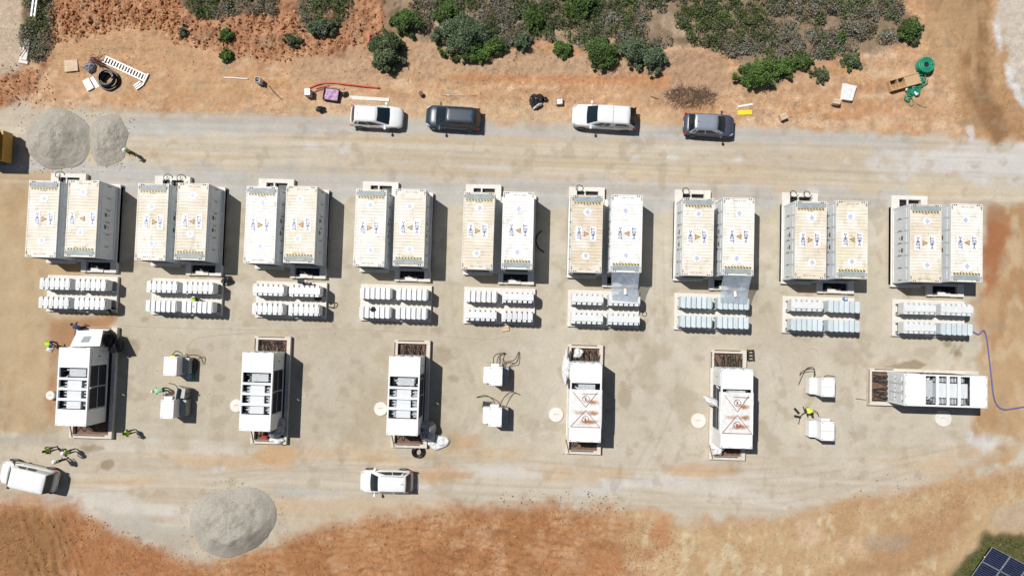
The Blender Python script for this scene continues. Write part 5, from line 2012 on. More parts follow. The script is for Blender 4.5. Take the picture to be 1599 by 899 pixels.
GRN, GREY, OLV, BRT = (.09, .145, .042), (.125, .17, .095), (.12, .155, .075), (.10, .17, .042)
BUSHES = [((607, 82), 1.15, 1.35, 1.8, 'round grey green bush standing alone beside the orange stake', OLV, 1.7), ((815, 67), .65, .6, .9, 'small round green bush at the scrub edge above the dark car', GREY, 1), ((877, 79), .65, .6, .7, 'small bright green bush above the cardboard box', BRT, .9),
          ((938, 86), 1.1, 1.0, 1.3, 'round dark green bush above the pickup truck', GRN, 1.4), ((986, 82), .9, 1.0, 1.3, 'left of the two joined grey green bushes right of the pickup', GREY, 1.3), ((1015, 95), 1.0, 1.0, 1.3, 'right of the two joined grey green bushes right of the pickup', GREY, 1.3),
          ((722, 62), 1.9, 1.4, 1.6, 'wide grey green bush bulging from the scrub near its left end', GREY, 1.6), ((735, 82), 2.1, .8, 1.0, 'bright green low bush below the wide grey green one', BRT, 1.2), ((775, 74), 1.0, .6, .8, 'low green bush reaching right at the scrub edge', GRN, .9), ((1180, 118), 1.6, .9, 1.1, 'bright green bush at the lowest tip of the scrub', BRT, 1.3),
          ((1215, 110), 1.1, .7, .9, 'green bush right of the lowest scrub tip', BRT, 1), ((1248, 96), 1.0, .6, .8, 'leafy bush in the gap between the scrub lobes', GRN, 1), ((1280, 118), .7, .6, .5, 'sparse pale bush above the lone cardboard box', OLV, .6), ((1330, 98), .8, .6, .6, 'grey olive bush at the right scrub foot', OLV, .8),
          ((353, 58), .6, .5, .6, 'small green bush on the red earth, upper of two', BRT, .7), ((356, 88), .55, .45, .5, 'small green bush on the red earth, lower of two', BRT, .7), ((458, 64), .7, .5, .6, 'sparse olive bush on the broken earth below the gully clump', OLV, .7), ((289, 50), .35, .45, .5, 'tiny grey bush on the red earth at left', GREY, .5),
          ((500, 44), 1.5, .6, .9, 'pale grey bush at the foot of the gully clump', GREY, 1.1), ((905, 8), 1.2, 1.0, 1.2, 'dark green bush inside the scrub near the top edge', GRN, 1.3), ((640, 38), 1.3, .8, 1.0, 'dark bush at the left end of the scrub', GRN, 1.2), ((1310, 60), .5, .5, .6, 'small dark bush inside the pale gap of the right scrub', GRN, .6), ((830, 30), 1.0, .9, 1.0, 'mid green bush inside the scrub above the cars', GRN, 1), ((700, 20), 1.1, .8, 1.0, 'dark green bush inside the scrub at upper left', GRN, 1), ((1420, 50), .9, .8, .8, 'dark green bush at the right tip of the scrub', GRN, 1)]
for k, (uv, a, b_, h, lab, tn, dn) in enumerate(BUSHES):
    bush(uv, a * 1.15, b_ * 1.15, h, lab, 40 + k, tn, dn * 1.25)

# ---- dead brushwood
rs = random.Random(5)
o = MB()
c = UG(1078, 152)
for k in range(750):
    a = rs.uniform(0, 6.28)
    rr = math.sqrt(rs.random())
    x, y = 2.1 * rr * math.cos(a), .85 * rr * math.sin(a)
    d = rs.uniform(0, 6.28)
    ln = rs.uniform(.2, .75)
    z = .05 + .35 * (1 - rr) * rs.random()
    p0 = Vector((c.x + x, c.y + y, c.z + z))
    p1 = p0 + Vector((ln * math.cos(d), ln * math.sin(d), rs.uniform(-.05, .22)))
    o.tube([p0, p1], [rs.uniform(.008, .02), .004], 3)
t = o.build('brushwood_pile', M('twig'))
t['kind'] = 'stuff'
tag(t, 'brown heap of dead brushwood beside the small grey crossover', 'brushwood')

# ---- loose clods and stones
ICO = [(0, 0, 1), (.89, 0, .45), (.28, .85, .45), (-.72, .53, .45), (-.72, -.53, .45), (.28, -.85, .45), (.72, .53, -.45), (-.28, .85, -.45), (-.89, 0, -.45), (-.28, -.85, -.45), (.72, -.53, -.45), (0, 0, -1)]
ICF = [(0, 1, 2), (0, 2, 3), (0, 3, 4), (0, 4, 5), (0, 5, 1), (1, 6, 2), (2, 7, 3), (3, 8, 4), (4, 9, 5), (5, 10, 1), (6, 7, 2), (7, 8, 3), (8, 9, 4), (9, 10, 5), (10, 6, 1), (6, 11, 7), (7, 11, 8), (8, 11, 9), (9, 11, 10), (10, 11, 6)]
def clods(label, zones, seed, name='clods'):
    rs = np.random.RandomState(seed)
    V, F_, C4 = [], [], []
    k = 0
    ico = np.array(ICO)
    icf = np.array(ICF)
    for poly, n, smin, smax, cols in zones:
        us = [p_[0] for p_ in poly]
        vs = [p_[1] for p_ in poly]
        u = rs.uniform(min(us), max(us), n * 3)
        v = rs.uniform(min(vs), max(vs), n * 3)
        m = inpoly(poly, u, v)
        for a, b_ in list(zip(u[m], v[m]))[:n]:
            p_ = UG(a, b_)
            s = smin + (smax - smin) * rs.rand() ** 2.5
            q = ico * (s * rs.uniform(.6, 1.2, (12, 1))) * np.array([1, rs.uniform(.6, 1), rs.uniform(.5, .8)])
            an = rs.uniform(0, 6.28)
            q = np.stack([q[:, 0] * math.cos(an) - q[:, 1] * math.sin(an), q[:, 0] * math.sin(an) + q[:, 1] * math.cos(an), q[:, 2]], 1)
            V.append(q + np.array([p_.x, p_.y, p_.z + s * .2]))
            F_.append(icf + k)
            k += 12
            col = np.array(lin(cols[rs.randint(len(cols))])) * KALB * rs.uniform(.8, 1.15)
            C4.append(np.repeat(np.append(col, 1)[None], 12, 0))
    V = np.concatenate(V)
    F_ = np.concatenate(F_)
    me = bpy.data.meshes.new(name)
    me.from_pydata(V.tolist(), [], F_.tolist())
    at = me.color_attributes.new('col', 'FLOAT_COLOR', 'POINT')
    at.data.foreach_set('color', np.concatenate(C4).astype(np.float32).reshape(-1))
    me.materials.append(MATS['clod'])
    o = ob(name, me)
    o['kind'] = 'stuff'
    return tag(o, label, 'clods')
RC = [(186, 124, 84), (200, 146, 104), (170, 108, 70), (206, 160, 120)]
TC = [(200, 166, 128), (186, 150, 112), (210, 180, 146)]
GC = [(150, 142, 130), (130, 120, 106), (170, 160, 146)]
clods('red and tan earth clods scattered over the banks', [
    ([(75, 0), (280, 0), (300, 50), (200, 45), (80, 70)], 2200, .03, .16, RC), ([(250, 30), (600, 10), (600, 60), (430, 100), (270, 70)], 2400, .03, .15, RC), ([(420, 70), (700, 70), (1150, 110), (1150, 150), (430, 130)], 1500, .02, .08, TC),
    ([(0, 100), (70, 100), (90, 160), (0, 165)], 350, .03, .11, RC), ([(0, 790), (130, 800), (300, 870), (300, 899), (0, 899)], 1500, .015, .085, RC), ([(430, 850), (560, 805), (960, 795), (1060, 830), (1060, 899), (380, 899)], 2600, .015, .085, RC),
    ([(780, 765), (960, 765), (980, 800), (780, 800)], 160, .03, .10, GC), ([(1100, 815), (1500, 760), (1500, 860), (1100, 899)], 700, .015, .08, TC), ([(1270, 740), (1500, 740), (1400, 770), (1270, 790)], 40, .03, .10, GC), ([(100, 60), (330, 60), (330, 120), (100, 120)], 350, .02, .08, TC),
    ([(400, 120), (1300, 140), (1300, 170), (400, 160)], 450, .02, .06, TC), ([(22, 165), (120, 158), (212, 180), (212, 262), (110, 280), (22, 262)], 900, .02, .07, GC), ([(280, 770), (360, 745), (450, 775), (450, 840), (360, 885), (280, 850)], 700, .02, .07, GC),
    ([(200, 500), (1500, 530), (1500, 740), (200, 700)], 330, .015, .05, GC)], 77)

# ================================================================== LOOSE THINGS
def crumple(name, label, cat, uv, rx_, ry_, h, mat, seed, z=None, rz=0, rough_=.5, star=.25, group=None):
    """a crumpled heap of cloth or film, faceted and uneven, lying on what is below"""
    c = UG(*uv) if z is None else U(uv[0], uv[1], z)
    nr_, na = 12, 40
    rs = np.random.RandomState(seed)
    T, A = np.meshgrid(np.linspace(0, 1, nr_), np.linspace(0, 2 * math.pi, na + 1), indexing='ij')
    ed = 1 + star * np.interp(A, np.linspace(0, 2 * math.pi, 13), np.append(*(lambda q: (q, q[:1]))(rs.uniform(-1, 1, 12))))
    X = T * rx_ * ed * np.cos(A)
    Y = T * ry_ * ed * np.sin(A)
    fz = fbm(X * 2.6 / max(rx_, .4) + seed, Y * 2.6 / max(ry_, .4), 4, seed, .6)
    Z = h * np.sqrt(np.clip(1 - T ** 2, 0, 1)) * (1 - rough_ + 2 * rough_ * fz)
    Z = np.where(T > .995, -.02, Z + .012)
    me = grid_mesh(name, X, Y, Z)
    me.polygons.foreach_set('use_smooth', np.zeros(len(me.polygons), bool))
    me.flip_normals()
    me.materials.append(MATS[mat])
    o = ob(name, me, None, c, rz)
    return tag(o, label, cat, group)

def tubeline(name, label, cat, pts, r, mat, z=.0, n=6, sub=6, ground_=True):
    o = MB()
    P = []
    for p_ in pts:
        zz = p_[2] if len(p_) > 2 else z
        q = UG(p_[0], p_[1]) if ground_ else U(p_[0], p_[1], zz)
        P.append((q.x, q.y, (q.z if ground_ else 0) + zz + r))
    o.tube(smooth_path(P, sub), r, n)
    return tag(o.build(name, M(mat), None, True), label, cat)

def carton(label, uv, sx, sy, h, rz, fill=None, name='cardboard_box', cat='box', mat='cardboard', top='tarp_white'):
    c = UG(*uv)
    t = thing(name, label, cat, c, R(rz))
    o = MB()
    th = .02
    o.box(-sx / 2, -sx / 2 + th, -sy / 2, sy / 2, 0, h)
    o.box(sx / 2 - th, sx / 2, -sy / 2, sy / 2, 0, h)
    o.box(-sx / 2 + th, sx / 2 - th, -sy / 2, -sy / 2 + th, 0, h)
    o.box(-sx / 2 + th, sx / 2 - th, sy / 2 - th, sy / 2, 0, h)
    o.box(-sx / 2 + th, sx / 2 - th, -sy / 2 + th, sy / 2 - th, 0, .02)
    o.build('carton', M(mat), t)
    if fill == 'closed':
        MB().box(-sx / 2 + .004, sx / 2 - .004, -sy / 2 + .004, -.006, h, h + .012).build('flap', M(top), t)
        MB().box(-sx / 2 + .004, sx / 2 - .004, .006, sy / 2 - .004, h, h + .012).build('flap', M(top), t)
    elif fill:
        rs = np.random.RandomState(int(uv[0]))
        X, Y = np.meshgrid(np.linspace(-sx / 2 + th, sx / 2 - th, 14), np.linspace(-sy / 2 + th, sy / 2 - th, 14), indexing='ij')
        me = grid_mesh('contents', X, Y, h * .72 + h * .5 * (fbm(X * 9, Y * 9, 2, int(uv[0])) - .5))
        me.materials.append(MATS[fill])
        ob('contents', me, t)
    return t

def plank(label, a, b_, w_, h, mat, name='plank', cat='plank', z=.0):
    p0, p1 = UG(*a), UG(*b_)
    d = p1 - p0
    L = d.length
    o = MB()
    n_ = 8
    for i in range(1):
        o.box(-L / 2, L / 2, -w_ / 2, w_ / 2, 0, h, top=min(.006, h * .3))
    m = o.build(name, M(mat))
    c = (p0 + p1) / 2
    m.location = (c.x, c.y, max(p0.z, p1.z) * .5 + min(p0.z, p1.z) * .5 + .01 + z)
    m.rotation_euler = (0, 0, math.atan2(d.y, d.x))
    return tag(m, label, cat)

# --- upper left yard
c = UG(112, 103.5)
o = MB()
o.box(-.56, .56, -.48, .48, 0, .02)
o.box(-.5, -.42, -.46, .46, -.06, 0)
o.box(.42, .5, -.46, .46, -.06, 0)
m = o.build('plywood_sheet', M('cardboard'))
m.location = (c.x, c.y, c.z + .09)
m.rotation_euler = (0, 0, R(7))
tag(m, 'square pale plywood sheet left of the black pipe coil', 'board')

c = UG(173, 127)
t = thing('pipe_coil', 'tall coil of black corrugated pipe beside the white cable tray', 'pipe coil', c)
rs = random.Random(4)
for k in range(5):
    o = MB()
    for j in range(2 if k < 4 else 1):
        r_ = (.80 - .14 * j) if k < 2 else (.62 - .12 * j)
        n_ = 40
        ox, oy = rs.uniform(-.03, .03) - (.08 if k > 1 else 0), rs.uniform(-.03, .03) + (.08 if k > 1 else 0)
        o.tube([(ox + r_ * math.cos(a), oy + r_ * math.sin(a), .07 + k * .14) for a in np.linspace(0, 2 * math.pi * .995, n_)], .072, 8)
    o.build('coil_turn', M('pipe_black'), t, True)
c0, c1 = UG(163, 93), UG(228, 123)
d = c1 - c0
t = thing('cable_tray', 'white ladder shaped cable tray lying beside the black pipe coil', 'cable tray', (c0 + c1) / 2 + Vector((0, 0, .06)), math.atan2(d.y, d.x))
L = d.length
for s in (-1, 1):
    MB().box(-L / 2, L / 2, s * .27 - .05, s * .27 + .05, 0, .1).build('side_rail', M('white_paint'), t)
for k in range(15):
    x = -L / 2 + .14 + k * (L - .28) / 14
    MB().box(x - .055, x + .055, -.22, .22, .02, .06).build('rung', M('white_paint'), t)
MB().box(L / 2 + .02, L / 2 + .12, -.62, .45, .0, .1).build('end_bar', M('white_paint'), t)
c = UG(217, 134)
t = thing('small_pallet', 'small white slatted frame at the lower end of the cable tray', 'frame', c + Vector((0, 0, .02)), R(38))
for k in range(3):
    MB().box(-.33, .33, -.24 + k * .18, -.14 + k * .18, .08, .12).build('slat', M('white_paint'), t)
for s in (-1, 1):
    MB().box(s * .28 - .04, s * .28 + .04, -.26, .26, 0, .08).build('bearer', M('timber_dark'), t)
plank('white board leaning by the black pipe coil', (143, 121), (153, 137), .32, .03, 'white_paint', 'board', 'board')
c = UG(139, 133)
t = thing('ribbed_block', 'grey ribbed slab left of the white board', 'slab', c + Vector((0, 0, .02)), R(-60))
MB().box(-.5, .5, -.3, .3, 0, .12, top=.02).build('slab', M('grey_steel'), t)
for k in range(2):
    MB().box(-.48, .48, -.22 + k * .3, -.16 + k * .3, .12, .15).build('rib', M('concrete'), t)
crumple('tarpaulin', 'grey crumpled tarpaulin with dark fold above the ribbed slab', 'tarpaulin', (141, 107), .5, .45, .45, 'tarp_grey', 31)
o = MB()
c = UG(153, 97)
rs = random.Random(9)
for k in range(36):
    a = R(-28) + rs.gauss(0, .45)
    x, y = rs.uniform(-.7, .7), rs.uniform(-.22, .22)
    ca, sa = math.cos(R(-22)), math.sin(R(-22))
    p0 = Vector((c.x + ca * x - sa * y, c.y + sa * x + ca * y, c.z + rs.uniform(.03, .25)))
    ln = rs.uniform(.3, .8)
    p1 = p0 + Vector((ln * math.cos(a), ln * math.sin(a), rs.uniform(-.1, .15)))
    o.tube(bez(p0, p0 + Vector((0, 0, .15)), p1 + Vector((rs.uniform(-.1, .1), .1, .15)), p1, 6), .022, 5)
m = o.build('scrap_bundle', M('maroon'))
m['kind'] = 'stuff'
tag(m, 'tangled dark brown steel scrap above the black pipe coil', 'scrap')
tubeline('white_pipe', 'short white pipe lying at the road edge left of the cardboard bin', 'pipe', [(350, 121.5), (376, 123), (388, 124)], .05, 'white_paint', sub=2)
c = UG(44, 80)
t = thing('precast_block', 'pale leaning slab at the foot of the corner scrub', 'slab', c + Vector((0, 0, .1)), R(-8))
o = MB().box(-.28, .28, -.9, .9, .12, .24, top=.02)
o.build('slab', M('concrete'), t)
o = MB()
o.tube([(-.25, -.7, .4), (.05, 0, .36), (.28, .8, .3)], .03, 6)
o.build('strap', M('rubber'), t)
MB().box(-.5, .35, -1.2, -.55, 0, .12, top=.05).build('footing', M('concrete'), t)
c = UG(60, 14)
t = thing('metal_stand', 'white metal frame standing in the corner scrub', 'frame', c + Vector((0, 0, .1)), R(-4))
for s in (-1, 1):
    MB().box(s * .14 - .06, s * .14 + .06, -.9, .9, .35, .45).build('rail', M('white_paint'), t)
for k in range(4):
    MB().box(-.3, .1, -.7 + k * .45, -.6 + k * .45, .28, .349).build('crossbar', M('white_paint'), t)
for s in (-1, 1):
    MB().box(-.06, .06, s * .8 - .04, s * .8 + .04, -.3, .28).build('leg', M('grey_steel'), t)

# --- road edge left of the cars
t = carton('cardboard bin with grey rubbish and a hose trailing from it', (407, 129), .42, .42, .75, -6, 'tarp_grey', name='waste_bin', cat='bin', mat='tarp_white')
tubeline('hose', 'thin dark hose curling away from the cardboard bin', 'hose', [(420, 134), (428, 144), (436, 152), (441, 156)], .03, 'rubber')
carton('tall carton with a white top at the left end of the red pipe', (484, 148), .48, .55, .75, 3, 'closed', top='tarp_white')
tubeline('red_pipe', 'long curved red corrugated pipe above the white hatchback', 'pipe', [(484, 138), (500, 132), (520, 130.5), (545, 133), (570, 136), (593, 138)], .075, 'pipe_red', n=8)
tubeline('red_pipe', 'short red pipe tucked under the long red one', 'pipe', [(494, 139), (505, 136), (514, 134)], .05, 'pipe_red', n=8)
carton('maroon crate filled with lilac bags below the red pipe', (519, 150), 1.25, 1.0, .5, -7, 'purple', name='waste_crate', cat='crate', mat='maroon')
plank('bare timber plank lying between red pipe and maroon crate', (519, 135), (538, 139), .14, .05, 'timber')
plank('dark timber plank between carton and maroon crate', (491, 144), (508, 138), .12, .06, 'timber_dark')
crumple('black_bundle', 'small black bundle at the right of the maroon crate', 'bundle', (540, 148), .28, .28, .3, 'tarp_black', 41)
plank('flat pale grey strip behind the white hatchback', (545, 152), (608, 156.5), .30, .02, 'concrete', 'strip', 'strip')
crumple('black_bag', 'black plastic bag on the gravel left of the white hatchback', 'bag', (502, 171.5), .45, .34, .32, 'tarp_black', 43)
c = UG(658, 148)
t = thing('bucket', 'small black bucket above the dark blue grey car', 'bucket', c)
o = MB()
o.cyl((0, 0), .14, 0, .34, 16, 0, .2)
o.build('bucket_body', M('black'), t)
o = MB()
o.cyl((0, 0), .17, .342, .346, 16)
o.build('contents', M('red_soil'), t)
tubeline('metal_bar', 'long thin grey metal bar above the dark blue grey car', 'bar', [(690, 149), (718, 149.5), (745, 150)], .035, 'alu', sub=2)
plank('orange stake standing left of the lone round bush', (576.5, 54), (577, 76), .14, .08, 'pipe_red', 'stake', 'stake', z=.34)
# --- between car and pickup
crumple('black_tarpaulin', 'heap of black plastic sheeting left of the pickup truck', 'sheeting', (838, 160), .58, .72, .5, 'tarp_black', 47, star=.3)
crumple('white_sheet_fold', 'white fold of film on the black plastic sheeting', 'film', (839, 167), .14, .42, .5, 'tarp_white', 49, rz=R(-55))
crumple('black_bundle', 'small black bundle between plastic heap and open box', 'bundle', (852, 156), .22, .25, .25, 'tarp_black', 51)
carton('open cardboard box with white packing left of the pickup truck', (873, 160), .52, .52, .4, 4, 'tarp_white')
plank('thin red brown stick left of the brushwood', (1016, 151), (1028, 155), .08, .06, 'timber_dark', 'stick', 'stick')
# --- right yard edge
plank('bright yellow board right of the grey crossover', (1152, 176.5), (1174, 175.5), .40, .05, 'yellow_plastic', 'board', 'board')
plank('narrow white plank above the yellow board', (1152, 167), (1175, 163), .16, .05, 'white_paint')
carton('lone closed cardboard box on the road edge at right', (1221, 184), .56, .50, .45, 25, 'closed', top='cardboard')
carton('cardboard box beside the white sheet stack', (1303, 161), .60, .45, .5, -8, 'closed', top='cardboard')
c = UG(1322, 146)
t = thing('sheet_stack', 'stack of white plastic sheets right of the cardboard box', 'stack', c + Vector((0, 0, .02)), R(-8))
rs = random.Random(3)
for k in range(5):
    o = MB()
    w0, w1 = .55, .38
    pts = [(-w1 + rs.uniform(-.05, .05), -.68), (w1 + rs.uniform(-.05, .05), -.66), (w0 + rs.uniform(-.05, .08), .62), (-w0 + rs.uniform(-.06, .05), .66)]
    o.prism(pts, .03 + k * .06, .075 + k * .06)
    s = o.build('plastic_sheet', M('tarp_white'), t)
    s.rotation_euler = (rs.uniform(-.03, .03), rs.uniform(-.05, .05), rs.uniform(-.08, .08))
c = UG(1408, 131)
t = thing('timber_crate', 'long yellow timber crate beside the green hose', 'crate', c + Vector((0, 0, .02)), R(17))
for s, nm in ((-.42, 0), (.42, 1)):
    MB().box(-1.25, 1.25, s - .03, s + .03, 0, .5).build('side_board', M('timber'), t)
for x in (-1.22, -.55, .05, 1.22):
    MB().box(x - .03, x + .03, -.389, .389, 0, .48).build('divider', M('timber'), t)
MB().box(.08, 1.19, -.38, .38, .4, .44).build('lid', M('timber'), t)
MB().box(-1.19, .02, -.388, -.06, .36, .40).build('packing', M('rust'), t)
MB().box(-1.19, .02, -.06, .0, .0, .45).build('rail', M('timber'), t)
MB().box(-1.19, 1.19, -.38, .38, 0, .02).build('base', M('timber_dark'), t)
c = UG(1441, 105)
t = thing('hose_reel', 'thick round roll of green hose above the green tangle', 'roll', c)
for k in range(4):
    o = MB()
    for j in range(3):
        r_ = .58 - .15 * j
        o.tube([(r_ * math.cos(a), r_ * math.sin(a), .08 + k * .15) for a in np.linspace(0, 6.25, 30)], .085, 7)
    o.build('coil_turn', M('green_plastic'), t, True)
MB().cyl((0, 0), .22, .02, .5, 14).build('core', M('black'), t)
o = MB()
rs = random.Random(12)
c = UG(1428, 138)
for k in range(46):
    a = rs.uniform(0, 6.28)
    rr = rs.random() ** .6
    ax = R(60)
    x, y = 1.15 * rr * math.cos(a), .45 * rr * math.sin(a)
    X, Y = x * math.cos(ax) - y * math.sin(ax), x * math.sin(ax) + y * math.cos(ax)
    p0 = Vector((c.x + X, c.y + Y, c.z + .06))
    q = rs.uniform(0, 6.28)
    rr = rs.uniform(.15, .4)
    P = [p0 + Vector((rr * math.cos(q + s), rr * math.sin(q + s), .05 + .12 * rs.random())) for s in np.linspace(0, rs.uniform(2, 5), 9)]
    o.tube(smooth_path(P, 3), rs.uniform(.03, .05), 5, 0)
for (u, v) in ((1428, 121), (1433, 126), (1430, 130), (1424, 137), (1427, 147), (1429, 149), (1413, 141)):
    q = UG(u, v)
    o.obox((q.x, q.y), (.13, .07), rs.uniform(0, 3), q.z + .2, q.z + .3, 1)
m = o.build('green_hose_tangle', M('green_plastic', 'tarp_white'), None, True)
m['kind'] = 'stuff'
tag(m, 'loose tangle of green hoses and fittings beside the timber crate', 'hose')
tubeline('green_hose', 'loop of green hose below the green tangle', 'hose', [(1420, 151), (1418, 160), (1422, 166), (1426, 163), (1424, 155), (1420, 151)], .04, 'green_plastic')
tubeline('green_hose', 'straight end of green hose below the green tangle', 'hose', [(1431, 162), (1440, 167), (1447, 168)], .03, 'green_plastic')

# --- among the containers
def film_sheet(i, label, seed, u0, u1, vb):
    xr = PAIRS[i][1]
    top_y = YR - 3.04
    bl, br = U(u0, vb, 1.68), U(u1, vb + 3, 1.68)
    n1, n2 = 26, 26
    S_, T = np.meshgrid(np.linspace(0, 1, n1), np.linspace(0, 1, n2), indexing='ij')
    tx0, tx1 = xr - 1.08, xr + 1.10
    X = (tx0 + (tx1 - tx0) * S_) * (1 - T) + (bl.x + (br.x - bl.x) * S_) * T
    Y = top_y * (1 - T) + (bl.y + (br.y - bl.y) * S_) * T
    Z = 2.98 * (1 - T) + 1.70 * T - .35 * np.sin(T * math.pi) * (1 - .5 * S_) + .10 * (fbm(S_ * 5, T * 3, 3, seed) - .5)
    me = grid_mesh('film', X, Y, Z)
    me.materials.append(MATS['film'])
    t = thing('plastic_film', label, 'film', (0, 0, 0))
    ob('film_sheet', me, t)
    a = (int(n1 * .5), int(n2 * .55))
    cx, cy, cz = X[a], Y[a], Z[a] + .05
    MB().obox((cx, cy - .2), (.1, .22), .1, cz, cz + .004).build('paper_tag', M('sign_white'), t)
    MB().obox((cx, cy + .14), (.12, .1), .1, cz, cz + .004).build('warning_tag', M('sign_orange'), t)
film_sheet(5, 'clear plastic film hanging from the sixth container pair onto the racks', 3, 956, 995, 469)
film_sheet(6, 'clear plastic film hanging from the seventh container pair onto the racks', 8, 1125, 1166, 472)
crumple('black_bundle', 'black plastic bundle at the right end of the second rack pad', 'bundle', (355, 439), .55, .42, .4, 'tarp_black', 61)
tubeline('black_hose', 'curved piece of black hose in the shade right of the fifth pair', 'hose', [(846, 361), (840, 366), (837, 376), (841, 387), (850, 394)], .05, 'black')
carton('flattened cardboard scrap below the fifth rack pad', (789, 512), .6, .5, .12, 10, 'closed', name='cardboard_scrap', cat='cardboard', top='cardboard')
tubeline('cable_ring', 'small ring of black cable right of the sixth rack pad', 'cable', [(1004, 487), (1003, 492), (1007, 494), (1010, 490), (1007, 486), (1004, 487)], .025, 'rubber')
tubeline('cable_loop', 'loop of black cable at the right side of the third rack pad', 'cable', [(512, 474, .2), (519, 470, .35), (523, 474, .3), (521, 480, .1), (513, 479, .05)], .04, 'rubber', ground_=False)
c = U(1318, 466.5, .3)
t = thing('canister', 'small blue canister on the eighth rack pad', 'canister', c + Vector((0, 0, .002)))
MB().cyl((0, 0), .16, 0, .3, 16).build('canister_body', M('sticker_blue'), t)
MB().cyl((0, 0), .07, .3, .36, 12).build('cap', M('sign_white'), t)
for k, (u, v, a, b_, lab) in enumerate(((582, 483, .2, .2, 'black tool bag on the lower left rack of the fourth pad'), (587, 460, .13, .22, 'dark tool pouch between racks on the fourth pad'), (576, 461, .2, .12, 'dark cloth at the left edge of the fourth pad'), (496, 466, .3, .22, 'dark bag between the racks of the third pad'))):
    crumple('tool_bag', lab, 'bag', (u, v), a, b_, .22, 'black', 70 + k, z=1.62 if k == 0 else .302)
c = U(761, 631.5, 0)
t = thing('dark_pallet', 'dark flat pallet left of the lower middle cabinet', 'pallet', c, R(-4))
for k in range(4):
    MB().box(-.38, .38, -.24 + k * .13, -.14 + k * .13, .1, .14).build('slat', M('black'), t)
for s in (-.3, .3):
    MB().box(s - .05, s + .05, -.24, .26, 0, .1).build('bearer', M('black'), t)
c = U(1171, 554, 0)
t = thing('wire_crate', 'dark wire crate right of the loosely sheeted station plinth', 'crate', c, R(3))
for k in range(4):
    MB().box(-.2, .2, -.42 + k * .26, -.36 + k * .26, .02, .32).build('crossbar', M('dark_steel'), t)
for s in (-.22, .22):
    MB().box(s - .02, s + .02, -.45, .45, .0, .34).build('side', M('dark_steel'), t)
for k, (a, b_, lab) in enumerate((((1240, 637), (1247, 645), 'short black duct piece, upper of two left of the kneeling worker'), ((1240, 649), (1250, 651), 'short black duct piece, lower of two left of the kneeling worker'), ((1256, 640), (1267, 641), 'short black duct piece below the kneeling worker'))):
    plank(lab, a, b_, .18, .12, 'black', 'duct_piece', 'duct')
tubeline('blue_hose', 'blue hose running from the ninth rack pad down the right edge', 'hose', [(1518, 517), (1527, 522), (1535, 516), (1540, 528), (1544, 560), (1548, 595), (1551, 618), (1557, 633), (1568, 639), (1585, 637), (1605, 634), (1650, 630)], .055, 'hose_blue')
tubeline('ground_cable', 'thin dark cable crossing the yard between racks and stations', 'cable', [(178, 507), (240, 511), (330, 513), (430, 516), (520, 514), (600, 517), (680, 524), (760, 530), (785, 526)], .006, 'print_grey')
tubeline('ground_cable', 'thin dark cable curling near the upper left cabinet', 'cable', [(292, 545), (300, 532), (320, 526), (360, 522), (400, 519)], .006, 'print_grey')
tubeline('ground_cable', 'thin pale cable curling above the right cabinets', 'cable', [(1258, 550), (1266, 544), (1276, 547), (1278, 556), (1274, 568)], .012, 'grey_steel')
plank('thin dark pole left of the crosswise station', (1336, 622), (1374, 627), .05, .05, 'dark_steel', 'pole', 'pole')
c = U(295, 588, .3)
t = thing('hose_roll', 'green roll with pale top beside the upper left cabinet', 'roll', (c.x, c.y, 0))
MB().cyl((0, 0), .34, 0, .3, 22).build('roll_body', M('green_plastic'), t)
MB().cyl((0, 0), .26, .3, .32, 22).cyl((0, 0), .1, .32, .34, 12).build('roll_top', M('grey_block'), t)
crumple('black_bundle', 'black cable bundle on the shaded side of the upper left cabinet', 'bundle', (303, 572), .3, .6, .45, 'black', 81)
crumple('paper_bag', 'white paper bags at the feet of the stooping blue helmet worker', 'bags', (79, 545), .32, .28, .2, 'tarp_white', 83, star=.35)
# far left station: hatch laid open at its head
a, b_, c_, d = U(121, 516, 1.9), U(161, 514.5, 1.9), U(156, 540, 2.9), U(109, 541, 2.9)
t = thing('open_hatch', 'white hatch panel with a square window propped at the far left station', 'hatch', (0, 0, 0))
o = MB()
nv = (b_ - a).cross(d - a).normalized() * .04
P4 = [a, b_, c_, d]
o.add([p_ for p_ in P4] + [p_ - nv * (1 if nv.z > 0 else -1) for p_ in P4], [(0, 1, 2, 3), (7, 6, 5, 4), (0, 4, 5, 1), (1, 5, 6, 2), (2, 6, 7, 3), (3, 7, 4, 0)])
o.build('panel', M('white_paint'), t)
def on(s, k):
    return a.lerp(b_, s).lerp(d.lerp(c_, s), k) + Vector((0, 0, .012))
o = MB()
o.add([on(.35, .38), on(.63, .38), on(.58, .75), on(.3, .75)], [(0, 1, 2, 3)])
o.build('window', M('grey_film'), t)
o = MB()
o.tube([U(121, 517, 1.9), U(121, 517, .4)], .04, 6)
o.build('prop', M('grey_steel'), t)
o = MB()
o.tube([U(160, 516, 1.9), U(160, 516, .4)], .04, 6)
o.build('prop', M('grey_steel'), t)
crumple('black_bundle', 'black equipment heap right of the propped hatch panel', 'bundle', (172, 526), .55, .6, .5, 'black', 85, z=.42)
crumple('black_bundle', 'dark cable heap on the shaded plinth of the far left station', 'bundle', (187, 538), .3, .6, .4, 'black', 86, z=.3)
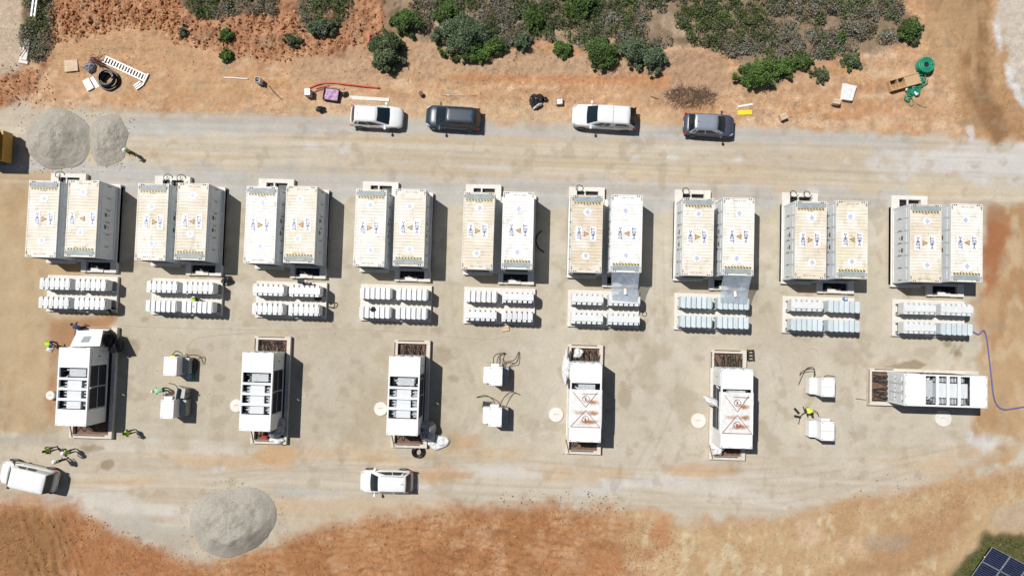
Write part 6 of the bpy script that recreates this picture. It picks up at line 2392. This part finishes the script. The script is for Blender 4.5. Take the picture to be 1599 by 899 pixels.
# second and third stations: covers slid off
crumple('grey_tarpaulin', 'grey folded tarpaulin hanging at the lower right of the second station', 'tarpaulin', (432, 668), .75, .65, .9, 'tarp_grey', 87, z=.6, rz=R(30), star=.35)
crumple('white_bag', 'white plastic bag at the lower end of the second station', 'bag', (433, 687), .62, .3, .35, 'tarp_white', 88, z=.4)
crumple('red_tape', 'red and white tape bundle at the lower end of the second station', 'tape', (414, 680), .3, .25, .25, 'pipe_red', 89, z=.42, star=.5)
crumple('grey_tarpaulin', 'dark grey pleated tarpaulin at the lower right of the station with the black coil', 'tarpaulin', (669, 670), .78, .85, 1.0, 'tarp_grey', 91, z=.5, star=.3)
crumple('white_film', 'torn white film spilling beyond the grey pleated tarpaulin', 'film', (680, 688), .85, .55, .3, 'tarp_white', 92, z=.1, star=.5)
c = U(653, 704, 0)
t = thing('pipe_coil', 'small coil of black pipe at the lower end of the third station', 'pipe coil', c)
for k in range(3):
    o = MB()
    for j in range(2):
        r_ = .44 - .12 * j
        o.tube([(r_ * math.cos(q), r_ * math.sin(q), .06 + k * .12) for q in np.linspace(0, 6.25, 30)], .062, 7)
    o.build('coil_turn', M('pipe_black'), t, True)
tubeline('black_pipe', 'loose end of black pipe rising from the small coil', 'pipe', [(659, 693, .3), (652, 684, .6), (641, 678, .55)], .05, 'pipe_black', ground_=False)
# sheeted stations: loose film
crumple('white_film', 'bunched white film at the upper left corner of the taut sheeted station', 'film', (884, 575), .28, 1.3, .5, 'tarp_white', 93, z=1.2, star=.3)
crumple('white_film', 'white plastic lumps at the lower left corner of the loosely sheeted station', 'film', (1119, 699), .55, .5, .6, 'tarp_white', 94, z=.4, star=.4)
crumple('white_film', 'folded white film wing sticking out left of the loosely sheeted station', 'film', (1113, 627), .75, .28, .5, 'tarp_white', 95, z=1.6, rz=R(-24), star=.3)
crumple('white_film', 'white film bunched in the cable pit of the taut sheeted station', 'film', (902, 553), .45, .4, .4, 'tarp_white', 96, z=.3, star=.4)

# --- solar array, bottom right
o0 = UG(1536.5, 846.5)
ex = (UG(1590, 875) - o0)
ey = (UG(1514, 896) - o0)
ex.z = ey.z = 0
ax = math.atan2(ex.y, ex.x)
t = thing('solar_array', 'tilted solar panel table cut by the bottom right corner', 'solar panels', (o0.x, o0.y, o0.z + 1.0), ax)
t.rotation_euler = (R(-0), 0, ax)
pw, ph = ex.length / 2, 1.42
sl = math.tan(R(12))
for i in range(6):
    for j in range(4):
        o = MB()
        x0, y0 = i * pw + .02, -(j + 1) * ph + .02
        x1, y1 = (i + 1) * pw - .02, -j * ph - .02
        z0, z1 = y0 * sl, y1 * sl
        o.add([(x0, y0, z0), (x1, y0, z0), (x1, y1, z1), (x0, y1, z1), (x0, y0, z0 - .04), (x1, y0, z0 - .04), (x1, y1, z1 - .04), (x0, y1, z1 - .04)], [(0, 1, 2, 3), (7, 6, 5, 4), (0, 4, 5, 1), (1, 5, 6, 2), (2, 6, 7, 3), (3, 7, 4, 0)], 0)
        e = .035
        o.add([(x0 + e, y0 + e, z0 + e * sl + .004), (x1 - e, y0 + e, z0 + e * sl + .004), (x1 - e, y1 - e, z1 - e * sl + .004), (x0 + e, y1 - e, z1 - e * sl + .004)], [(0, 1, 2, 3)], 1)
        for k in range(1, 8):
            yy = y0 + e + (y1 - y0 - 2 * e) * k / 8
            o.add([(x0 + e, yy - .006, yy * sl + .007), (x1 - e, yy - .006, yy * sl + .007), (x1 - e, yy + .006, yy * sl + .010), (x0 + e, yy + .006, yy * sl + .010)], [(0, 1, 2, 3)], 2)
        o.build('solar_panel', M('alu', 'solar_cell', 'grey_steel'), t)
for i in (1, 3, 5):
    for yy in (-1.0, -4.4):
        o = MB()
        o.box(i * pw - .05, i * pw + .05, yy - .05, yy + .05, -2.2, yy * sl - .05)
        o.build('post', M('alu'), t)
for yy in (-1.0, -4.4):
    MB().box(0, 6 * pw, yy - .04, yy + .04, yy * sl - .13, yy * sl - .05).build('purlin', M('alu'), t)

# pieces too small to pick apart stay joined as one part
for o in bpy.data.objects:
    if o.parent and o.name.split('.')[0] in ('cable_bundle', 'pipework', 'radiator_fins', 'corner_mark', 'rust_stain', 'warning_print', 'edge_rail', 'serial_print', 'roof_rib', 'cable', 'stem', 'cab_gap', 'corner_casting', 'wing_mirror', 'hazard_strip', 'carton'):
        o['kind'] = 'stuff'
